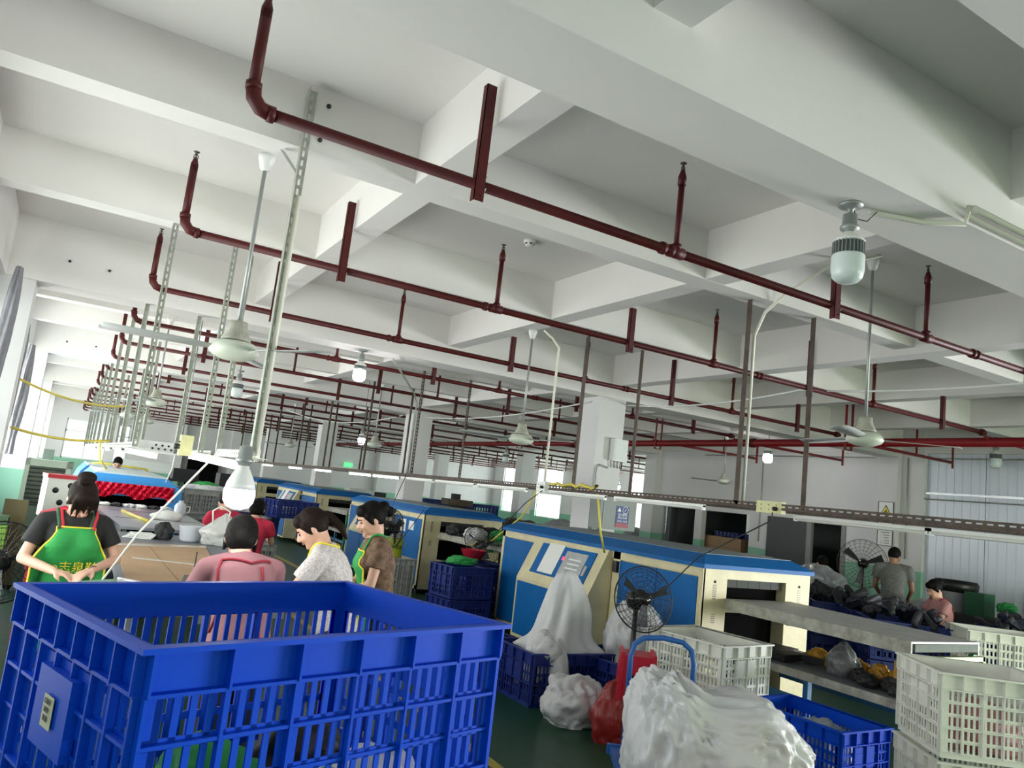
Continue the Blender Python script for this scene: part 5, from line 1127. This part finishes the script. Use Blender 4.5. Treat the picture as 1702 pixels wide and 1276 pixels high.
# ============================================================ FANS ON THE FLOOR AND WALL
def cage_fan(loc, hub_z, rad, rz, tilt, label, col=BLK, pole=True, wall=False):
    t = empty('floor_fan', loc, rz, label, 'fan', 'big caged fans')   # faces -Y
    tl = Euler((R(tilt), 0, 0)).to_matrix(); hub = V(0, 0, hub_z)
    g = MB(); prof = [(.16, .11), (.45, .14), (.75, .12), (.93, .07), (1.0, 0), (.93, -.07), (.75, -.10)]
    for sgn in (1, -1):
        for k in range(26):
            a = 2*PI*k/26; pts = [hub+tl @ V(rad*f*math.cos(a+.25*(1-f)), -sgn*d_*rad*1.6, rad*f*math.sin(a+.25*(1-f))) for f, d_ in prof[:5]]; g.tube(pts, .0022, 3, False)
        for f, d_ in ((.25, .12), (.40, .14), (.55, .137), (.7, .126), (.84, .10), (.93, .07)):
            g.tube([hub+tl @ V(rad*f*math.cos(2*PI*k/28), -sgn*d_*rad*1.6, rad*f*math.sin(2*PI*k/28)) for k in range(29)], .002, 3, False)
    g.tube([hub+tl @ V(rad*math.cos(2*PI*k/32), 0, rad*math.sin(2*PI*k/32)) for k in range(33)], .006, 5, False)
    g.build('cage', col, t)
    b = MB()
    for k in range(3):
        a0 = 2*PI*k/3+.4; v = []
        for f, w_ in ((.14, .25), (.5, .42), (.85, .36)):
            for s in (-1, 1):
                a = a0+s*w_/2*(1.0 if f > .2 else 1.6); v.append(hub+tl @ V(rad*f*math.cos(a), -.02-.025*s, rad*f*math.sin(a)))
        b.add(v, [(0, 1, 3, 2), (2, 3, 5, 4)], True); b.add([p+tl @ V(0, .003, 0) for p in v], [(0, 2, 3, 1), (2, 4, 5, 3)], True)
    b.build('blade', mat('dark_steel_blade', (.07, .075, .08), .35, .6), t)
    mm = Euler((R(90+tilt), 0, 0)).to_matrix()
    m = MB(); m.lathe([(.02, .06), (.05, .05), (.055, -.05), (.085, -.06), (.09, -.16), (.06, -.20), (.02, -.21)], hub, 18, mtx=mm); m.build('motor', mat('glossy_black_enamel', (.012, .012, .013), .15), t)
    if pole:
        y = .13; MB().tube([(0, y, hub_z-.02), (0, y, .06)], .022, 10).build('pole', col, t); MB().tube([(0, y, hub_z*.55), (0, y, .05)], .030, 10).build('pole_sleeve', col, t)
        if not wall: MB().lathe([(.24, 0), (.24, .025), (.08, .05), (.04, .08)], (0, y, 0), 20).build('base', col, t)
    return t
cage_fan((4.42, 5.12, 0), 1.03, .27, R(-14), -12, 'black caged floor fan standing behind the blue hand truck')
cage_fan((3.27, 8.0, 0), 1.26, .20, R(95), 0, 'black caged fan seen side on, right of the brown-clad woman')
cage_fan((5.45, 9.92, 0), 1.02, .30, R(8), -38, 'dark caged fan tilted upwards in front of the middle oven')
cage_fan((12.5, 8.75, 0), 1.30, .42, R(-60), 0, 'large rusty caged fan before the wall notices', RUST)
cage_fan((-.22, 6.0, 0), .96, .26, R(20), -10, 'black caged floor fan at the left edge, behind the bowed woman')
# ============================================================ HAND TRUCK, STOOL, CRATE
BLUP = mat('blue_painted_tube', (.02, .12, .42), .35, 0, .2, 9)
t = empty('hand_truck', (3.42, 3.62, 0), R(-32), 'blue hand truck with a hooped push handle under the huge sack', 'trolley')
MB().prism([(-.30, -.52), (.30, -.52), (.30, .42), (-.30, .42)], 'z', .19, .23).build('platform', BLUP, t); mb = MB(); mb.box(-.315, -.53, .18, .315, -.50, .24); mb.box(-.315, .40, .18, .315, .44, .24); mb.build('bumper', BLUP, t)
MB().tube([(-.21, .42, .2), (-.21, .44, .80), (-.19, .445, .88), (-.13, .45, .925), (0, .45, .94), (.13, .45, .925), (.19, .445, .88), (.21, .44, .80), (.21, .42, .2)], .018, 12).build('push_handle', BLUP, t)
MB().tube([(-.21, .43, .45), (.21, .43, .45)], .014, 8).build('cross_bar', BLUP, t)
for x in (-.22, .22):
    for y in (-.4, .3):
        wv = MB().lathe([(.03, -.02), (.065, -.018), (.075, -.01), (.075, .01), (.065, .018), (.03, .02)], (x, y, .075), 18, mtx=Euler((0, R(90), 0)).to_matrix()).build('wheel', BLKM, t)
        MB().lathe([(.035, -.023), (.035, .023)], (x, y, .075), 12, mtx=Euler((0, R(90), 0)).to_matrix()).build('hub', STEEL, wv)
        MB().box(x-.035, y-.03, .1, x+.035, y+.03, .19).build('fork', STEEL, t)
t = empty('plastic_stool', (4.06, 4.70, 0), R(-36), 'red plastic stool turned on its side behind the red bag', 'stool')
MB().box(-.13, -.02, .02, .13, .02, .66).build('seat', RPL, t); MB().prism([(-.09, .12), (.09, .12), (.07, .52), (-.07, .52)], 'y', -.026, -.02).build('recess', BLK, t)
for a in (-1, 1): MB().prism([(.13*a, 0), (.16*a, 0), (.135*a, .68), (.105*a, .68)], 'y', -.03, .26).build('leg', RPL, t)
MB().box(-.12, .02, .62, .12, .25, .66).build('rung', RPL, t)
crate('plastic_crate', (2.62, 1.98, .25), R(14), .62, .42, .49, ORG, 'orange crate whose corner pokes in at the bottom edge', G, (16, 11), 4)
crate('plastic_crate', (2.62, 1.98, 0), R(14), .62, .42, .25, ORG, 'lower orange crate at the bottom edge', G, (16, 11), 2)
# things on the outfeed table shelf
t = MB().box(5.88, 3.62, .70, 6.05, 3.80, .83).build('film_pack', mat('amber_film_pack', (.60, .30, .03), .2, 0, .5, 30, bump=.6, bscale=40), label='amber film-wrapped pack by the green table leg', cat='pack')
MB().box(5.86, 3.60, .585, 6.07, 3.82, .70).build('parts_box', BLK, label='black box beneath the amber pack on the shelf', cat='box')
for k in range(5): crumple('padding_roll', (6.15, 3.9+.2*k, .585), (.08, .12, .10), mat('amber_film_pack', (.6, .3, .03), .2), 'amber wrapped strip lying along the shelf', 'strip', 110+k, 'amber strips on the shelf')
for k, (x, y) in enumerate(((5.95, 4.9), (6.1, 5.1), (6.2, 4.75))): MB().cbox((x, y, .62+.001*k), (.3, .24, .06), R(12*k)).build('rubber_sheet', BLKM, label='black rubber sheet lying at the back of the shelf', cat='sheet', group='rubber sheets on the shelf')
for k in range(4): crumple('black_bundle', (5.83+.1*(k % 2), 3.72+.13*k, .585), (.10, .09, .07), BLKM, 'black bundle at the front end of the lower shelf', 'bundle', 120+k, 'black bundles on the shelf')
for k in range(3): crumple('film_scrap', (6.2, 5.0-.3*k, .86), (.14, .12, .06), mat('hazy_plastic_film', (.42, .44, .46), .25), 'hazy film scrap tucked under the table top', 'film', 130+k, 'film scraps under the table top')
# middle oven: heap on its outfeed table, tin on crate
for k, (dx, dy, m, l) in enumerate(((.40, -.5, BLKM, 'black padding roll on the left of the middle outfeed table'), (.62, -.9, BLKM, 'black padding heap in the middle of the outfeed table'), (.9, -.7, BLKM, 'black padding heap on the right of the outfeed table'), (.35, -1.2, SACK, 'white crumpled sheet hanging off the outfeed table'),
    (.75, -1.3, GREENF, 'green cloth scraps before the middle oven'), (1.05, -1.1, BLKM, 'black heap nearest the blue panel'))):
    crumple('work_heap', (5.37+dx, 11.87+dy, 1.03), (.22, .2, .13), m, l, 'heap', 140+k)
t = empty('washing_bowl', (5.12, 9.55, .83), 0, 'red plastic bowl on the navy crates before the middle oven', 'bowl'); MB().lathe([(.11, 0), (.18, .14), (.185, .145), (.17, .13), (.10, .01)], (0, 0, 0), 20).build('bowl', RPL, t)
crumple('green_cloth', (4.7, 9.05, .82), (.24, .2, .07), GREENF, 'green cloth on top of the navy crate stack', 'cloth', 150)
t = empty('lime_tin', (4.68, 11.4, .63), 0, 'lime yellow tin with black lettering on the grey crate', 'tin'); MB().lathe([(.145, 0), (.15, .01), (.15, .27), (.145, .29), (.13, .30)], (0, 0, 0), 22).build('tin', mat('lime_yellow', (.50, .62, .03), .4), t)
MB().lathe([(.148, .29), (.155, .30), (.15, .36), (.1, .37)], (0, 0, 0), 22).build('lid', FRAME, t); writing('lettering', '百得胶', .075, BLK, t, (-.0, -.153, .15), (R(90), 0, 0))
for (x, y, z, l) in ((2.35, 14.9, 1.27, 'tall stack'), (3.05, 14.0, .99, 'lined navy crate')):
    crumple('bag_liner', (x, y, z-.12), (.44, .32, .14), SACK, 'white liner bag spilling over the %s' % l, 'liner', int(x*10)); crumple('green_cloth', (x, y, z-.02), (.30, .22, .10), GREENF, 'green cloth heaped on the %s' % l, 'cloth', int(y*10))
crumple('bag_liner', (3.0, 14.0, .40), (.45, .33, .14), SACK, 'white liner bag over the bottom greyish crate', 'liner', 41)
t = empty('press_machine', (7.75, 15.5, 0), 0, 'dark iron press machine standing before the second column', 'machine')
MB().box(-.3, -.15, 1.43, .32, .2, 1.56).build('press_head', RUST, t); MB().box(-.15, -.05, .9, .2, .2, 1.45).build('column', BLKM, t); MB().box(-.1, -.02, 1.56, .06, .14, 1.68).build('gear_box', BLKM, t); MB().box(-.34, -.2, .95, .34, .2, 1.3).build('table', BLKM, t); MB().box(-.3, -.15, 0, .3, .15, .95).build('base', BLKM, t)
for k in range(5): MB().tube([(-.3+.13*k, -.22, 1.2), (-.3+.13*k, -.22, 1.36)], .03, 8).build('lever', RUST, t)
# inside the big foreground crate
for k, (u, v, m, l) in enumerate(((-.28, -.12, GREENF, 'green foam sheet curled at the left inside the foreground crate'), (.1, -.2, GREENF, 'green foam sheet in the middle inside the foreground crate'), (.32, -.1, SACK, 'white crumpled sheet at the right inside the foreground crate'), (-.05, .15, GREENF, 'green cloth at the back of the foreground crate'), (.3, .2, BLKM, 'black shoe part standing at the far corner of the foreground crate'))):
    x = cx+u*math.cos(rz)-v*math.sin(rz); y = cy+u*math.sin(rz)+v*math.cos(rz); crumple('packed_cloth', (x, y, .775), (.18, .15, .14), m, l, 'cloth', 160+k)
crumple('pink_goods', (5.32, 2.86, .52), (.30, .25, .20), mat('pink_fabric', (.62, .28, .30), .8, 0, .4, 9, bump=.3), 'pink goods packed in the right edge crate', 'goods', 170)
crumple('film_bag', (5.45, 2.8, .72), (.2, .18, .14), SACK, 'white film bag above the pink goods', 'bag', 171)
crumple('packed_cloth', (5.27, 4.0, .02), (.36, .24, .24), mat('pale_blue_film', (.45, .52, .60), .3, 0, .3, 9), 'pale film packs inside the blue crate under the table', 'packs', 172)
# ============================================================ SIGNS
def vsign(loc, w_, h_, label, cat='sign'):
    t = empty('wall_sign', loc, R(-90), label, cat)    # faces -X
    MB().box(-w_/2, -.006, -h_/2, w_/2, 0, h_/2).build('board', WPLAS, t)
    mb = MB(); mb.box(-w_/2-.01, -.012, -h_/2, -w_/2, 0, h_/2); mb.box(w_/2, -.012, -h_/2, w_/2+.01, 0, h_/2); mb.box(-w_/2, -.012, h_/2, w_/2, 0, h_/2+.01); mb.box(-w_/2, -.012, -h_/2-.01, w_/2, 0, -h_/2); mb.build('frame', BLK, t); return t
t = vsign((13.79, 9.20, 2.26), .30, .44, 'warning sign with a yellow triangle on the partition wall')
tr = MB().prism([(-.12, -.03), (.12, -.03), (0, .17)], 'y', -.010, -.006).build('triangle', BLK, t); MB().prism([(-.095, -.016), (.095, -.016), (0, .142)], 'y', -.013, -.010).build('triangle_face', mat('sign_yellow', (.80, .70, .03), .4), tr)
mb = MB().prism([(-.05, .01), (.05, .01), (.055, .025), (-.05, .025)], 'y', -.015, -.013); mb.prism([(-.03, .03), (.0, .075), (.02, .065), (.03, .03)], 'y', -.015, -.013); mb.build('hand_symbol', BLK, tr)
writing('lettering', '当心机械伤人', .045, BLK, t, (0, -.008, -.13), (R(90), 0, 0))
t = vsign((13.79, 9.20, 1.80), .30, .28, 'framed notice of small print beneath the warning sign')
for k in range(5): writing('lettering', ('安全操作规程', '一、开机前检查', '二、严禁伸手', '三、注意高温', '四、关闭电源')[k], .03, BLK, t, (0, -.008, .10-.05*k), (R(90), 0, 0))
t = empty('exit_sign', (12.3, 37.15, 2.40), 0, 'small glowing green exit sign on the far wall', 'sign'); MB().box(-.22, -.04, -.09, .22, 0, .09).build('housing', mat('green_exit_panel', (.02, .3, .08), .4, emit=(.1, 1, .3), estr=.7), t); writing('lettering', 'EXIT', .13, WPLAS, t, (0, -.045, 0), (R(90), 0, 0))
# things by the white panel wall
t = empty('rubbish_bin', (12.6, 7.15, 0), 0, 'grey bin lined with a black bag behind the pink woman', 'bin'); MB().lathe([(.24, 0), (.3, 1.18), (.3, 1.2), (.27, 1.18)], (0, 0, 0), 18).build('bin', mat('grey_plastic', (.35, .36, .37), .5), t); MB().lathe([(.31, 1.08), (.33, 1.2), (.30, 1.25), (.26, 1.2)], (0, 0, 0), 18).build('liner', BLK, t)
MB().box(12.3, 6.55, .78, 12.6, 6.85, 1.12).build('green_box', mat('bottle_green_box', (.01, .10, .04), .5), label='bottle green box beside the grey bin', cat='box'); MB().box(12.1, 5.9, 0, 12.7, 7.0, .78).build('low_bench', mat('dark_rack', (.05, .055, .06), .6), label='low dark bench by the white panel wall', cat='bench')
t = empty('potted_plant', (12.35, 6.25, .78), 0, 'small green leafy plant in a white pot on the low bench', 'plant'); MB().lathe([(.07, 0), (.09, .14), (.08, .14)], (0, 0, 0), 14).build('pot', WPLAS, t)
crumple('foliage', (0, 0, .12), (.17, .15, .10), GREENF, None, None, 180).parent = t
MB().tube([(13.7, 8.75, 1.25), (13.2, 8.6, .0)], .02, 8).build('broom_handle', mat('wood_handle', (.35, .12, .05), .6), label='reddish wooden handle leaning on the green dado', cat='handle')
# desks and machines far down the hall
random.seed(9)
for k, (x, y, wd, h, m) in enumerate(((8.2, 33, 2.2, 1.15, GREYC), (11, 30, 1.6, 1.2, BLKM), (9.2, 26, 1.2, 1.3, FRAME), (3.2, 24, 1.0, 1.35, BLKM), (2.7, 31, 2.0, 1.4, FRAME), (11.8, 24.8, 1.8, 1.1, CRN), (3.6, 19.5, .8, 1.4, BLKM), (-.2, 20, .5, 1.5, OLIVE))):
    t = empty('workbench', (x, y, 0), 0, 'far workbench %s' % ('along the end wall', 'dark, before the far columns', 'pale, mid hall', 'dark with orange work, left hall', 'pale against the end wall, left', 'navy, near the right windows', 'dark beside the far crates', 'olive by the left wall')[k], 'bench')
    MB().box(-wd/2, -.4, h-.25, wd/2, .4, h-.18).build('top', m, t); MB().box(-wd/2+.1, -.3, h-.18, wd/2-.2, .3, h+.12).build('machine_head', m, t)
    mb = MB()
    for a in (-1, 1):
        for b_ in (-1, 1): mb.box(a*wd*.45-.03, b_*.35-.03, 0, a*wd*.45+.03, b_*.35+.03, h-.25)
    mb.build('leg', GREYT, t)
MB().box(4.9, 36.9, 0, 6.2, 37.15, 2.1).build('door_2', DARK, kind='structure')

# loose pieces of one kind that can be told apart become parts of their own
def split_loose(o):
    me = o.data; n = len(me.vertices); par = list(range(n))
    def find(a):
        while par[a] != a: par[a] = par[par[a]]; a = par[a]
        return a
    for e in me.edges:
        a, b = find(e.vertices[0]), find(e.vertices[1])
        if a != b: par[a] = b
    isl = {}
    for p in me.polygons: isl.setdefault(find(p.vertices[0]), []).append(p)
    if not 2 <= len(isl) <= 40: return
    out = []
    for ps in isl.values():
        idx = {}; fs = []
        for p in ps: fs.append(tuple(idx.setdefault(v, len(idx)) for v in p.vertices))
        m2 = bpy.data.meshes.new(me.name); m2.from_pydata([me.vertices[v].co.copy() for v in idx], [], fs)
        for m in me.materials: m2.materials.append(m)
        m2.polygons.foreach_set('use_smooth', [p.use_smooth for p in ps]); m2.polygons.foreach_set('material_index', [p.material_index for p in ps]); out.append(m2)
    o.data = out[0]
    for m2 in out[1:]:
        c = o.copy(); c.data = m2; COL.objects.link(c)
for o in list(bpy.data.objects):
    if o.type == 'MESH' and not o.modifiers and o.parent and o.name.split('.')[0] in ('leg', 'side_rail', 'eye', 'eyebrow', 'printed_disc', 'foot', 'slat', 'lower_rail', 'cable_stub', 'end_cap', 'bumper', 'tape', 'cooling_fins', 'lever', 'outlet', 'heat_curtain', 'vent_slit', 'housing', 'knob', 'louvre'): split_loose(o)
